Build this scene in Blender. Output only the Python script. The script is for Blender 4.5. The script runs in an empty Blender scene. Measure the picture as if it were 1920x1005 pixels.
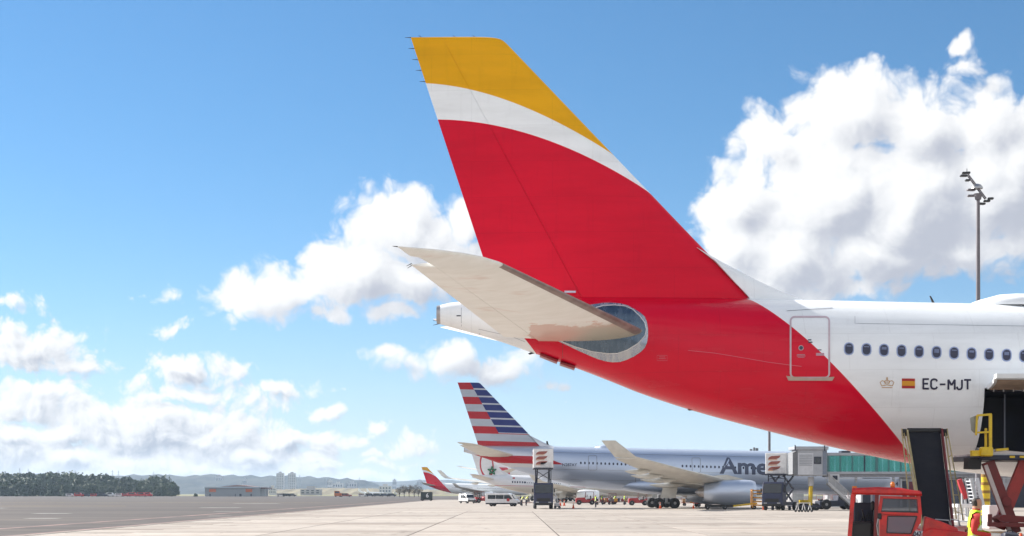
import bpy, bmesh, math, random
from mathutils import Vector, Matrix
R = math.radians
random.seed(7)
scene = bpy.context.scene
COL = scene.collection

# ------------------------------------------------------------------ camera
FPX, HOR, CX, CAMH = 2900.0, 925.0, 960.0, 1.95      # focal length in px of a 1920 px frame, horizon row
cd = bpy.data.cameras.new('camera'); cam = bpy.data.objects.new('camera', cd); COL.objects.link(cam)
cam.location = (0, 0, CAMH); cam.rotation_euler = (R(90), 0, 0)
cd.sensor_width = 36.0; cd.lens = FPX / 1920.0 * 36.0
cd.shift_y = (HOR - 502.5) / 1920.0
cd.clip_start = 0.5; cd.clip_end = 60000
scene.camera = cam

# ------------------------------------------------------------------ light
HAZE = 0.00009
SKY_LIFT = 0.06
SUN = Vector((-0.73, 0.47, 0.50)).normalized()        # towards the sun
sl = bpy.data.lights.new('sun', 'SUN'); sl.energy = 4.6; sl.angle = R(0.53); sl.color = (1.0, 0.955, 0.89)
so = bpy.data.objects.new('sun', sl); COL.objects.link(so)
so.rotation_euler = SUN.to_track_quat('Z', 'Y').to_euler()
so.location = SUN * 100
vs = scene.view_settings
vs.view_transform = 'Standard'; vs.look = 'None'; vs.gamma = 1.0; vs.use_curve_mapping = False
vs.exposure = 1.14
scene.cycles.max_bounces = 6; scene.cycles.diffuse_bounces = 3; scene.cycles.glossy_bounces = 3
scene.cycles.transmission_bounces = 4; scene.cycles.volume_bounces = 0
scene.cycles.caustics_reflective = False; scene.cycles.caustics_refractive = False

class NT:
    """small node-tree helper: every method adds a node and returns its output socket"""
    def __init__(s, tree): s.t = tree
    def n(s, typ, **kw):
        nd = s.t.nodes.new(typ)
        for k, v in kw.items(): setattr(nd, k, v)
        return nd
    def put(s, sock, v):
        if v is None: return
        if isinstance(v, bpy.types.NodeSocket): s.t.links.new(v, sock)
        else: sock.default_value = v
    def m(s, op, a, b=None, c=None, clamp=False):
        nd = s.n('ShaderNodeMath', operation=op, use_clamp=clamp)
        for i, v in enumerate((a, b, c)): s.put(nd.inputs[i], v)
        return nd.outputs[0]
    def v(s, op, a, b=None, c=None, out=0):
        nd = s.n('ShaderNodeVectorMath', operation=op)
        for i, x in enumerate((a, b, c)): s.put(nd.inputs[i], x)
        return nd.outputs['Value' if op in ('LENGTH', 'DOT_PRODUCT', 'DISTANCE') else 'Vector']
    def xyz(s, x=0.0, y=0.0, z=0.0):
        nd = s.n('ShaderNodeCombineXYZ')
        for i, v in enumerate((x, y, z)): s.put(nd.inputs[i], v)
        return nd.outputs[0]
    def sep(s, v):
        nd = s.n('ShaderNodeSeparateXYZ'); s.put(nd.inputs[0], v); return nd.outputs
    def noise(s, vec, scale, detail=4.0, rough=0.5, dist=0.0, color=False, dim='3D'):
        nd = s.n('ShaderNodeTexNoise', noise_dimensions=dim)
        s.put(nd.inputs['Vector'], vec); nd.inputs['Scale'].default_value = scale; nd.inputs['Detail'].default_value = detail
        nd.inputs['Roughness'].default_value = rough; nd.inputs['Distortion'].default_value = dist
        return nd.outputs['Color' if color else 'Fac']
    def voro(s, vec, scale, detail=0.0, rough=0.5, feat='F1', smooth=0.5, dim='3D', out='Distance', rnd=1.0):
        nd = s.n('ShaderNodeTexVoronoi', feature=feat, voronoi_dimensions=dim)
        s.put(nd.inputs['Vector'], vec); nd.inputs['Scale'].default_value = scale
        if 'Detail' in nd.inputs: nd.inputs['Detail'].default_value = detail
        if 'Roughness' in nd.inputs: nd.inputs['Roughness'].default_value = rough
        if feat == 'SMOOTH_F1': nd.inputs['Smoothness'].default_value = smooth
        nd.inputs['Randomness'].default_value = rnd
        return nd.outputs[out]
    def ramp(s, v, a, b, c=0.0, d=1.0, smooth=True):
        nd = s.n('ShaderNodeMapRange', interpolation_type='SMOOTHSTEP' if smooth else 'LINEAR')
        s.put(nd.inputs['Value'], v)
        for k, x in zip(('From Min', 'From Max', 'To Min', 'To Max'), (a, b, c, d)): s.put(nd.inputs[k], x)
        return nd.outputs[0]
    def mix(s, f, a, b, typ='MIX'):
        nd = s.n('ShaderNodeMix', data_type='RGBA', blend_type=typ)
        ins = [i for i in nd.inputs if i.type == 'RGBA']
        s.put(nd.inputs[0], f)
        for sk, x in zip(ins, (a, b)):
            s.put(sk, x if isinstance(x, bpy.types.NodeSocket) else (*x, 1.0)[:4])
        return [o for o in nd.outputs if o.type == 'RGBA'][0]
# ------------------------------------------------------------------ sky: Nishita air with cumulus clouds, in world directions
world = bpy.data.worlds.new('World'); scene.world = world; world.use_nodes = True
wt = world.node_tree; wt.nodes.clear(); W = NT(wt)
# bearing / elevation of the direction, in units of 1/29 rad (about 100 px of the photograph)
tc = W.n('ShaderNodeTexCoord').outputs['Generated']
dx, dy, dz = W.sep(tc)
A = W.m('MULTIPLY', W.m('ARCTAN2', dx, dy), 29.0)
E = W.m('MULTIPLY', W.m('ARCSINE', dz), 29.0)
P0 = W.xyz(A, E, 0.0)
sky = W.n('ShaderNodeTexSky', sky_type='NISHITA', sun_disc=False)
sky.sun_elevation = math.asin(SUN.z); sky.sun_rotation = math.atan2(SUN.x, SUN.y)
sky.altitude = 600; sky.air_density = 1.0; sky.dust_density = 0.0; sky.ozone_density = 3.5
W.put(sky.inputs['Vector'], W.v('NORMALIZE', W.v('ADD', tc, (0, 0, SKY_LIFT))))
SKYK = 0.064
hs = W.n('ShaderNodeHueSaturation'); hs.inputs['Saturation'].default_value = 1.10; W.put(hs.inputs['Color'], sky.outputs[0])
air = W.mix(1.0, hs.outputs[0], (SKYK * 0.90, SKYK * 1.05, SKYK * 1.04), 'MULTIPLY')
hzf = W.m('MULTIPLY', W.m('POWER', 2.71828, W.m('MULTIPLY', W.m('POWER', W.m('MULTIPLY', W.m('MAXIMUM', E, 0.0), 1 / 2.3), 1.4), -1.0)), 0.92)
air = W.mix(hzf, air, (0.355, 0.395, 0.428))        # whitish air low over the horizon
def aim(px, py):
    return (math.atan((px - CX) / FPX) * 29.0, math.atan((HOR - py) / math.hypot(FPX, px - CX)) * 29.0)
HEAPS = {  # cumulus heaps: where they stand in the sky (given as photo position), half width, half height
 'right': [(1590,215,125,105),(1715,235,110,100),(1450,262,95,72),(1385,380,90,95),(1560,360,180,150),(1700,390,180,150),
    (1840,235,105,95),(1890,330,140,150),(2000,300,150,160),(1470,480,150,110),(1640,470,190,95),(1830,470,170,62),(1980,450,170,80),(1610,545,95,45),(1510,560,110,40),(1372,455,80,90),(1435,535,105,55),
    (1803,85,32,24),(1820,118,34,26)],
 'middle': [(745,428,120,90),(660,505,130,92),(540,545,125,64),(455,550,88,56),(800,455,110,85),(830,495,90,90),(860,420,60,58),(730,592,60,26),(600,588,130,24),(930,500,110,100),(770,520,120,75),
    (840,668,90,42),(920,690,120,46),(712,665,75,20),(780,678,70,24),(1020,712,50,18)],
 'left': [(60,655,140,50),(150,685,60,26),(15,575,45,17),(70,578,26,16),(312,560,36,14),(326,617,38,17),
    (355,690,95,38),(440,700,62,24),(515,735,95,22),(611,777,40,26),(700,810,36,20),(770,840,75,28),(100,735,75,26),(320,742,170,30)]}
def cloud_group(name, heaps, bank, bs=1.45, ba=0.42):
    g = bpy.data.node_groups.new(name, 'ShaderNodeTree'); G = NT(g)
    g.interface.new_socket('P', in_out='INPUT', socket_type='NodeSocketVector')
    g.interface.new_socket('Heap', in_out='OUTPUT', socket_type='NodeSocketFloat')
    g.interface.new_socket('Field', in_out='OUTPUT', socket_type='NodeSocketFloat')
    g.interface.new_socket('Relief', in_out='OUTPUT', socket_type='NodeSocketFloat')
    gi = G.n('NodeGroupInput').outputs[0]; go = G.n('NodeGroupOutput')
    w1 = G.v('SUBTRACT', G.noise(gi, 0.9, 1.0, 0.5, color=True, dim='2D'), (0.5, 0.5, 0.5))
    w2 = G.v('SUBTRACT', G.noise(gi, 3.2, 2.0, 0.55, color=True, dim='2D'), (0.5, 0.5, 0.5))
    pw = G.v('MULTIPLY_ADD', w1, (0.50, 0.50, 0), gi)
    pw = G.v('MULTIPLY_ADD', w2, (0.11, 0.11, 0), pw)
    acc = None
    for (px, py, rx, ry) in heaps:
        a, e = aim(px, py); rx /= 100.0; ry /= 100.0
        q = G.v('MULTIPLY_ADD', pw, (1 / rx, 1 / ry, 0.0), (-a / rx, -e / ry, 0.0))
        k = min(rx, ry) ** 0.6
        dd = G.m('MULTIPLY_ADD', G.v('LENGTH', q), -k, k)
        if acc is None: acc = dd
        else: acc = G.m('SMOOTH_MAX', acc, dd, 0.15)
    if bank:      # banks of small cumulus low over the horizon
        ga, ge, _ = G.sep(pw)
        for i, (ka, ke, lo, hi, amp, left, right) in enumerate(bank):
            vo = G.voro(G.xyz(G.m('MULTIPLY_ADD', ga, ka, 3.1 * i), G.m('MULTIPLY', ge, ke), 0.0), 1.0, 0.0, feat='F1', dim='2D', rnd=0.9)
            msk = G.ramp(ge, hi, lo)
            if left is not None: msk = G.m('MULTIPLY', msk, G.ramp(ga, right, left))
            low = G.m('ADD', G.m('MULTIPLY', G.m('SUBTRACT', 1.04, vo), amp), G.m('MULTIPLY_ADD', msk, 0.9, -0.9))
            acc = low if acc is None else G.m('MAXIMUM', acc, low)
    bill = G.voro(pw, bs, 3.0, 0.55, dim='2D', feat='F1')
    bil2 = G.voro(G.v('ADD', pw, (-0.10 * 2 / bs, 0.11 * 2 / bs, 0)), bs, 3.0, 0.55, dim='2D', feat='F1')
    fine = G.noise(pw, 5.0, 4.0, 0.6, dim='2D')
    fld = G.m('ADD', acc, G.m('MULTIPLY', G.m('SUBTRACT', 0.60, bill), ba))
    fld = G.m('ADD', fld, G.m('MULTIPLY', G.m('SUBTRACT', fine, 0.5), 0.15))
    G.put(go.inputs['Heap'], acc); G.put(go.inputs['Field'], fld); G.put(go.inputs['Relief'], G.m('SUBTRACT', bil2, bill))
    return g
def clouds(g, delta=0.6, wh=0.95, wf=0.10, wr=0.26, off=0.60, thick=None, dark=(0.245, 0.258, 0.295), soft=0.29):
    def field(p):
        nd = W.n('ShaderNodeGroup'); nd.node_tree = g; W.put(nd.inputs[0], p); return nd.outputs[0], nd.outputs[1], nd.outputs[2]
    h0, f0, r0 = field(P0)
    sd = Vector((-0.60, 0.62, 0))                        # the sun's side, seen in the sky
    h1, f1, _r = field(W.v('ADD', P0, sd * delta))
    dens = W.ramp(f0, -0.09, soft)
    lit = W.m('MULTIPLY_ADD', W.m('SUBTRACT', h0, h1), wh, off)
    lit = W.m('ADD', lit, W.m('MULTIPLY', W.m('SUBTRACT', f0, f1), wf))
    lit = W.m('ADD', lit, W.m('MULTIPLY', r0, wr))
    lit = W.m('ADD', lit, W.ramp(f0, 0.0, 0.45, 0.22, 0.0))
    if thick:      # a big heap shades its own side away from the sun
        ac, ec, k = thick
        lit = W.m('ADD', lit, W.m('MULTIPLY', W.m('SUBTRACT', W.m('SUBTRACT', E, ec), W.m('MULTIPLY', W.m('SUBTRACT', A, ac), 0.7)), k))
    lit = W.ramp(lit, 0.0, 1.05)
    cl = W.mix(lit, dark, (0.485, 0.485, 0.485))
    dens = W.m('MULTIPLY', dens, W.ramp(E, -0.05, 0.6, 0.5, 0.98))
    b = W.n('ShaderNodeBackground'); W.put(b.inputs['Color'], W.mix(dens, air, cl)); return b.outputs[0]
def inside(a0, a1, e0, e1):
    r = W.m('MULTIPLY', W.m('GREATER_THAN', A, a0), W.m('LESS_THAN', A, a1))
    return W.m('MULTIPLY', r, W.m('MULTIPLY', W.m('GREATER_THAN', E, e0), W.m('LESS_THAN', E, e1)))
b0 = W.n('ShaderNodeBackground'); W.put(b0.inputs['Color'], air)
res = b0.outputs[0]
def gate(res, mask, clos):
    nd = W.n('ShaderNodeMixShader'); W.put(nd.inputs[0], mask); wt.links.new(res, nd.inputs[1]); wt.links.new(clos, nd.inputs[2]); return nd.outputs[0]
res = gate(res, inside(2.6, 12.0, 2.9, 9.6), clouds(cloud_group('clouds_right', HEAPS['right'], None), thick=(6.4, 5.4, 0.085)))
mM = W.m('ADD', inside(-5.88, 1.8, 3.0, 6.4), inside(-3.1, 1.8, 1.72, 3.0))
res = gate(res, mM, clouds(cloud_group('clouds_middle', HEAPS['middle'], None), thick=(-2.4, 3.9, 0.10)))
BANK = [(0.50, 1.3, 1.4, 2.4, 0.85, -6.2, -2.2), (0.8, 2.4, 1.0, 1.8, 0.75, -5.2, -0.4), (1.3, 4.4, 0.55, 1.2, 0.55, -4.0, 1.2)]
mL = W.m('MULTIPLY', inside(-12.0, 1.8, 0.0, 4.4), W.m('SUBTRACT', 1.0, mM))
res = gate(res, mL, clouds(cloud_group('clouds_left', HEAPS['left'], BANK, 2.3, 0.36), 0.26, 1.1, 0.3, 0.34, 0.60, dark=(0.19, 0.21, 0.255), soft=0.24))
# the rest of the sky, out of view: cumulus thickened to brighten the shaded sides
FAR = [(0.16, 0.24, 14.0, 40.0, 1.2, None, None)]
mF = W.m('MULTIPLY', W.m('MAXIMUM', W.m('GREATER_THAN', W.m('ABSOLUTE', A), 12.0), W.m('GREATER_THAN', E, 10.5)), W.m('MULTIPLY', W.m('GREATER_THAN', E, 0.0), W.m('LESS_THAN', E, 40.0)))
res = gate(res, mF, clouds(cloud_group('clouds_around', [], FAR)))
wo = W.n('ShaderNodeOutputWorld'); wt.links.new(res, wo.inputs[0])
world.cycles.sampling_method = 'MANUAL'; world.cycles.sample_map_resolution = 256
# ------------------------------------------------------------------ helpers
def U(px, py, Y):
    """point of the place that the photograph shows at px, py, standing Y metres ahead"""
    return Vector(((px - CX) * Y / FPX, Y, CAMH + (HOR - py) * Y / FPX))
def GX(px, Y): return (px - CX) * Y / FPX
def link(o, parent=None):
    COL.objects.link(o)
    if parent is not None: o.parent = parent
    return o
def tag(o, label=None, cat=None, group=None, kind=None):
    for k, v in (('label', label), ('category', cat), ('group', group), ('kind', kind)):
        if v: o[k] = v
    return o
def thing(name, label, cat, loc=(0, 0, 0), rz=0.0, group=None):
    o = bpy.data.objects.new(name, None); link(o); o.location = loc; o.rotation_euler = (0, 0, rz)
    o.empty_display_size = 0.3
    return tag(o, label, cat, group)
def copy_tree(o, parent=None):
    c = o.copy(); link(c, parent)
    for ch in list(o.children): copy_tree(ch, c)
    return c
class MB:
    """collects shapes; build() makes ONE mesh object of them"""
    def __init__(s): s.v = []; s.f = []; s.mi = []; s.k = 0
    def add(s, vs, fs):
        b = len(s.v); s.v += [tuple(x) for x in vs]
        for f in fs: s.f.append(tuple(b + i for i in f)); s.mi.append(s.k)
        return s
    def box(s, x0, x1, y0, y1, z0, z1):
        vs = [(x, y, z) for x in (x0, x1) for y in (y0, y1) for z in (z0, z1)]
        return s.add(vs, [(0,1,3,2),(4,6,7,5),(0,4,5,1),(2,3,7,6),(0,2,6,4),(1,5,7,3)])
    def cbox(s, c, d, rz=0.0, b=0.0):
        """box with centre c, size d, turned by rz, vertical and horizontal edges cut by b"""
        hx, hy, hz = d[0] / 2, d[1] / 2, d[2] / 2
        ca, sa = math.cos(rz), math.sin(rz)
        if b <= 0:
            pts = [(x, y, z) for x in (-hx, hx) for y in (-hy, hy) for z in (-hz, hz)]
            fs = [(0,1,3,2),(4,6,7,5),(0,4,5,1),(2,3,7,6),(0,2,6,4),(1,5,7,3)]
        else:
            def ring(z, e):
                x, y = hx - e, hy - e
                return [(-x + b, -y, z), (x - b, -y, z), (x, -y + b, z), (x, y - b, z), (x - b, y, z), (-x + b, y, z), (-x, y - b, z), (-x, -y + b, z)]
            pts = ring(-hz, b * .8) + ring(-hz + b, 0) + ring(hz - b, 0) + ring(hz, b * .8)
            fs = [tuple(range(7, -1, -1)), tuple(range(24, 32))]
            for r in range(3):
                for i in range(8): fs.append((r*8+i, r*8+(i+1)%8, r*8+8+(i+1)%8, r*8+8+i))
        return s.add([(c[0] + x*ca - y*sa, c[1] + x*sa + y*ca, c[2] + z) for x, y, z in pts], fs)
    def loft(s, rings, cap0=True, cap1=True, closed=True):
        n = len(rings[0]); vs = [p for r in rings for p in r]; fs = []
        for j in range(len(rings) - 1):
            for i in range(n if closed else n - 1):
                fs.append((j*n+i, j*n+(i+1)%n, (j+1)*n+(i+1)%n, (j+1)*n+i))
        if cap0: fs.append(tuple(range(n - 1, -1, -1)))
        if cap1: fs.append(tuple((len(rings)-1)*n + i for i in range(n)))
        return s.add(vs, fs)
    def tube(s, pts, r, n=8, r1=None):
        pts = [Vector(p) for p in pts]; rings = []
        for i, p in enumerate(pts):
            d = (pts[min(i+1, len(pts)-1)] - pts[max(i-1, 0)]).normalized()
            a = d.orthogonal().normalized() if i == 0 else (a - d * a.dot(d)).normalized()
            c = d.cross(a)
            rr = r if r1 is None else r + (r1 - r) * i / max(1, len(pts) - 1)
            if isinstance(r, (list, tuple)): rr = r[i]
            rings.append([p + (a * math.cos(2*math.pi*k/n) + c * math.sin(2*math.pi*k/n)) * rr for k in range(n)])
        return s.loft(rings)
    def bar(s, p0, p1, w, h=None):
        """square bar"""
        p0, p1 = Vector(p0), Vector(p1); h = h or w
        d = (p1 - p0).normalized(); a = d.cross(Vector((0, 0, 1)))
        a = Vector((1, 0, 0)) if a.length < 1e-3 else a.normalized()
        b = a.cross(d)
        rg = lambda p: [p + a*(sx*w/2) + b*(sz*h/2) for sx, sz in ((-1,-1),(1,-1),(1,1),(-1,1))]
        return s.loft([rg(p0), rg(p1)])
    def lathe(s, prof, c, axis='x', n=24, cap=True):
        """prof: (along, radius) pairs"""
        rings = []
        for a, r in prof:
            rg = []
            for k in range(n):
                t = 2*math.pi*k/n; u, w = r*math.cos(t), r*math.sin(t)
                rg.append({'x': (c[0]+a, c[1]+u, c[2]+w), 'y': (c[0]+u, c[1]+a, c[2]+w), 'z': (c[0]+u, c[1]+w, c[2]+a)}[axis])
            rings.append(rg)
        return s.loft(rings, cap, cap)
    def prism(s, poly, y0, y1, plane='xz'):
        n = len(poly)
        mk = {'xz': lambda p, t: (p[0], t, p[1]), 'yz': lambda p, t: (t, p[0], p[1]), 'xy': lambda p, t: (p[0], p[1], t)}[plane]
        return s.loft([[mk(p, y0) for p in poly], [mk(p, y1) for p in poly]])
    def build(s, name, mats, parent=None, smooth=False, bevel=0.0, kind=None, auto=None):
        me = bpy.data.meshes.new(name); me.from_pydata(s.v, [], s.f)
        bm = bmesh.new(); bm.from_mesh(me)
        bmesh.ops.recalc_face_normals(bm, faces=bm.faces)
        if bevel > 0:
            es = [e for e in bm.edges if len(e.link_faces) == 2 and e.calc_face_angle(0) > 0.6]
            bmesh.ops.bevel(bm, geom=es, offset=bevel, segments=1, affect='EDGES', clamp_overlap=True)
            bm.to_mesh(me); me.update()
        else:
            bm.to_mesh(me)
            me.polygons.foreach_set('material_index', s.mi)
        bm.free()
        for m in (mats if isinstance(mats, (list, tuple)) else [mats]): me.materials.append(m)
        if smooth:
            me.polygons.foreach_set('use_smooth', [True] * len(me.polygons))
            if auto: me.set_sharp_from_angle(angle=R(auto))
        me.update()
        o = bpy.data.objects.new(name, me); link(o, parent)
        if kind: o['kind'] = kind
        return o
def setmat(o, *mats):
    """own materials on an object that shares its mesh"""
    for i, m in enumerate(mats):
        o.material_slots[i].link = 'OBJECT'; o.material_slots[i].material = m
def hermite(xs, ys):
    n = len(xs); m = [0.0] * n
    sl = [(ys[i+1]-ys[i])/(xs[i+1]-xs[i]) for i in range(n-1)]
    m[0], m[-1] = sl[0], sl[-1]
    for i in range(1, n-1): m[i] = 0.0 if sl[i-1]*sl[i] <= 0 else 2*sl[i-1]*sl[i]/(sl[i-1]+sl[i])
    def f(x):
        if x <= xs[0]: return ys[0]
        if x >= xs[-1]: return ys[-1]
        i = max(k for k in range(n-1) if xs[k] <= x); h = xs[i+1]-xs[i]; t = (x-xs[i])/h
        return (2*t**3-3*t*t+1)*ys[i] + (t**3-2*t*t+t)*h*m[i] + (-2*t**3+3*t*t)*ys[i+1] + (t**3-t*t)*h*m[i+1]
    return f
def polyfit(xs, ys, deg):
    import numpy as np
    return [float(c) for c in np.polyfit(xs, ys, deg)]      # highest power first

# ------------------------------------------------------------------ materials
MATS = {}
def base_mat(name):
    m = bpy.data.materials.new(name); m.use_nodes = True; t = m.node_tree
    p = t.nodes['Principled BSDF']; MATS[name] = m
    return m, NT(t), p
def M(name, col=None, rough=0.5, metal=0.0, var=0.12, scale=3.0, coat=0.0, bump=0.0, alpha=1.0, trans=0.0, emit=0.0):
    """plain painted / rubber / metal surface with a little dirt and tone variation"""
    if name in MATS: return MATS[name]
    m, N, p = base_mat(name)
    p.inputs['Roughness'].default_value = rough; p.inputs['Metallic'].default_value = metal
    p.inputs['Coat Weight'].default_value = coat; p.inputs['Coat Roughness'].default_value = 0.08
    if trans: p.inputs['Transmission Weight'].default_value = trans
    co = N.n('ShaderNodeTexCoord').outputs['Object']
    if var > 0:
        nz = N.noise(co, scale, 5.0, 0.62)
        k = N.ramp(nz, 0.3, 0.72, 1 - var, 1 + var * 0.6)
        cc = N.mix(1.0, col, N.xyz(k, k, k), 'MULTIPLY')
        N.put(p.inputs['Base Color'], cc)
        N.put(p.inputs['Roughness'], N.ramp(nz, 0.25, 0.75, max(0.03, rough - 0.08), min(1, rough + 0.12)))
        if bump:
            b = N.n('ShaderNodeBump'); b.inputs['Strength'].default_value = bump; b.inputs['Distance'].default_value = 0.02
            N.put(b.inputs['Height'], N.noise(co, scale * 6, 4.0)); N.put(p.inputs['Normal'], b.outputs[0])
    else: p.inputs['Base Color'].default_value = (*col, 1)
    if emit: p.inputs['Emission Color'].default_value = (*col, 1); p.inputs['Emission Strength'].default_value = emit
    return m
def glassy(name, col, rough=0.06):
    if name in MATS: return MATS[name]
    m, N, p = base_mat(name)
    p.inputs['Base Color'].default_value = (*col, 1); p.inputs['Roughness'].default_value = rough
    p.inputs['IOR'].default_value = 1.5; p.inputs['Coat Weight'].default_value = 0.5
    return m
def see_through(name, col, mixf=0.35, rough=0.05):
    """thin clear pane: part clear, part mirror"""
    if name in MATS: return MATS[name]
    m, N, p = base_mat(name); t = m.node_tree
    p.inputs['Base Color'].default_value = (*col, 1); p.inputs['Roughness'].default_value = rough
    tr = N.n('ShaderNodeBsdfTransparent'); tr.inputs[0].default_value = (*[0.6 + 0.4*c for c in col], 1)
    mx = N.n('ShaderNodeMixShader'); mx.inputs[0].default_value = mixf
    t.links.new(tr.outputs[0], mx.inputs[1]); t.links.new(p.outputs[0], mx.inputs[2])
    t.links.new(mx.outputs[0], t.nodes['Material Output'].inputs[0])
    return m
# ------------------------------------------------------------------ ground
def ground_mat(name, ca, cb, sx, sy, rough=0.85, stain=None, speck=0.0):
    m, N, p = base_mat(name)
    g = N.n('ShaderNodeNewGeometry').outputs['Position']
    st = N.v('MULTIPLY', g, (sx, sy, 1.0))
    n1 = N.noise(st, 0.25, 6.0, 0.62); n2 = N.noise(g, 0.9, 5.0, 0.65)
    c = N.mix(N.ramp(n1, 0.32, 0.68), ca, cb)
    k = N.ramp(n2, 0.25, 0.75, 0.86, 1.08); c = N.mix(1.0, c, N.xyz(k, k, k), 'MULTIPLY')
    if stain:
        n3 = N.noise(N.v('MULTIPLY', g, (0.035, 0.16, 1)), 1.0, 4.0, 0.6)
        c = N.mix(N.m('MULTIPLY', N.ramp(n3, 0.50, 0.70), 0.75), c, stain)
        n4 = N.noise(N.v('MULTIPLY', g, (0.02, 0.55, 1)), 1.0, 5.0, 0.7)
        c = N.mix(N.m('MULTIPLY', N.ramp(n4, 0.54, 0.70), 0.6), c, tuple(x * 0.7 for x in stain))
        n5 = N.noise(N.v('ADD', N.v('MULTIPLY', g, (0.9, 0.11, 1)), N.xyz(N.m('MULTIPLY', n2, 1.2), 0.0, 0.0)), 1.0, 3.0, 0.7)
        c = N.mix(N.m('MULTIPLY', N.ramp(n5, 0.58, 0.70), 0.42), c, tuple(x * 0.5 for x in stain))      # tyre marks
        n6 = N.noise(g, 0.33, 4.0, 0.75); c = N.mix(N.m('MULTIPLY', N.ramp(n6, 0.62, 0.70), 0.55), c, tuple(x * 0.45 for x in stain))   # oil drips
    oi = N.n('ShaderNodeObjectInfo').outputs['Random']
    kk = N.ramp(oi, 0, 1, 0.82, 1.08, False); c = N.mix(1.0, c, N.xyz(kk, kk, kk), 'MULTIPLY')
    N.put(p.inputs['Base Color'], c); p.inputs['Roughness'].default_value = rough
    p.inputs['Specular IOR Level'].default_value = 0.25
    return m
CONC = ground_mat('concrete', (0.345, 0.305, 0.27), (0.44, 0.395, 0.355), 0.25, 1.0, 0.85, (0.25, 0.205, 0.175))
ASPH = ground_mat('asphalt', (0.062, 0.056, 0.057), (0.104, 0.092, 0.089), 0.05, 0.4, 0.9, (0.15, 0.125, 0.112))
GRAS = ground_mat('dry_grass', (0.17, 0.17, 0.075), (0.27, 0.245, 0.13), 0.01, 0.02, 0.95)
def sheet(name, x0, x1, y0, y1, z, mat, nx=1, ny=1):
    b = MB(); vs = [(x0 + (x1-x0)*i/nx, y0 + (y1-y0)*j/ny, z) for j in range(ny+1) for i in range(nx+1)]
    b.add(vs, [(j*(nx+1)+i, j*(nx+1)+i+1, (j+1)*(nx+1)+i+1, (j+1)*(nx+1)+i) for j in range(ny) for i in range(nx)])
    return tag(b.build(name, mat), kind='structure')
EDGE = -22.2
sheet('ground', -8900, 8900, -390, 8900, -0.06, GRAS)
sheet('taxiway', -900, 420, -200, 1150, -0.03, ASPH)
apron = sheet('apron', EDGE, 420, -60, 470, 0.0, CONC)
PINK = M('faded_red_paint', (0.22, 0.14, 0.13), 0.8, var=0.5, scale=0.3)
WPNT = M('worn_white_paint', (0.34, 0.33, 0.32), 0.75, var=0.45, scale=0.6)
YPNT = M('worn_yellow_paint', (0.55, 0.36, 0.06), 0.75, var=0.25, scale=0.6)
for nm, x0, x1, y0, y1, mt in [('red_edge_line', -28.9, -28.1, 40, 420, PINK), ('red_edge_line', -23.6, -22.9, 40, 460, PINK)]:
    tag(sheet(nm, x0, x1, y0, y1, -0.024, mt), kind='structure')
for x, y, l in [(-25.5, 134, 9), (-31, 168, 14), (-37, 121, 12), (-45, 150, 16), (-52, 118, 10), (-40, 210, 25), (-70, 205, 22), (-62, 176, 18), (-95, 260, 30), (-50, 300, 40)]:
    tag(sheet('white_taxi_marking', x - l*0.11, x + l*0.11, y, y + l*0.16, -0.022, WPNT), kind='structure')
for y, x0, x1 in [(240, -150, -60), (330, -220, -40), (520, -300, -60)]:
    tag(sheet('yellow_taxi_line', x0, x1, y, y + 1.2, -0.021, YPNT), kind='structure')
# drain along the apron edge
b = MB(); b.box(EDGE - 0.28, EDGE - 0.002, -50, 470, -0.05, -0.012); tag(b.build('drain_channel', M('drain_iron', (0.05, 0.05, 0.05), 0.8)), kind='structure')
b = MB(); b.box(EDGE - 0.55, EDGE - 0.285, -50, 470, -0.05, 0.004); tag(b.build('apron_kerb', CONC), kind='structure')
# concrete slabs and the sealed joints between them
PIT = 6.9; X0S, Y0S = -18.55, 62.0
sm = MB(); h = PIT/2 - 0.045
sm.loft([[(-h, -h, 0), (h, -h, 0), (h, h, 0), (-h, h, 0)], [(-h, -h, .014), (h, -h, .014), (h, h, .014), (-h, h, .014)],
         [(-h+.02, -h+.02, .02), (h-.02, -h+.02, .02), (h-.02, h-.02, .02), (-h+.02, h-.02, .02)]])
slab0 = sm.build('concrete_slab', CONC, apron)
first = True
for j in range(15):
    y = Y0S + PIT*(j + .5)
    for i in range(-1, 11):
        x = X0S + PIT*(i + .5)
        if x < EDGE + 1.5: continue
        if abs(x) > 0.345*y + 4.5: continue
        s = slab0 if first else slab0.copy()
        if not first: link(s, apron)
        first = False; s.location = (x, y, 0)
SEAL = M('joint_sealant', (0.13, 0.105, 0.09), 0.8, var=0.3, scale=0.5)
for i in range(0, 11):
    x = X0S + PIT*i; b = MB(); b.box(x-.05, x+.05, Y0S, Y0S+PIT*15, .001, .008); b.build('joint', SEAL, apron)
for j in range(0, 16):
    y = Y0S + PIT*j; b = MB(); b.box(EDGE+.3, X0S+PIT*10, y-.05, y+.05, .002, .009); b.build('joint', SEAL, apron)
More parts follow.
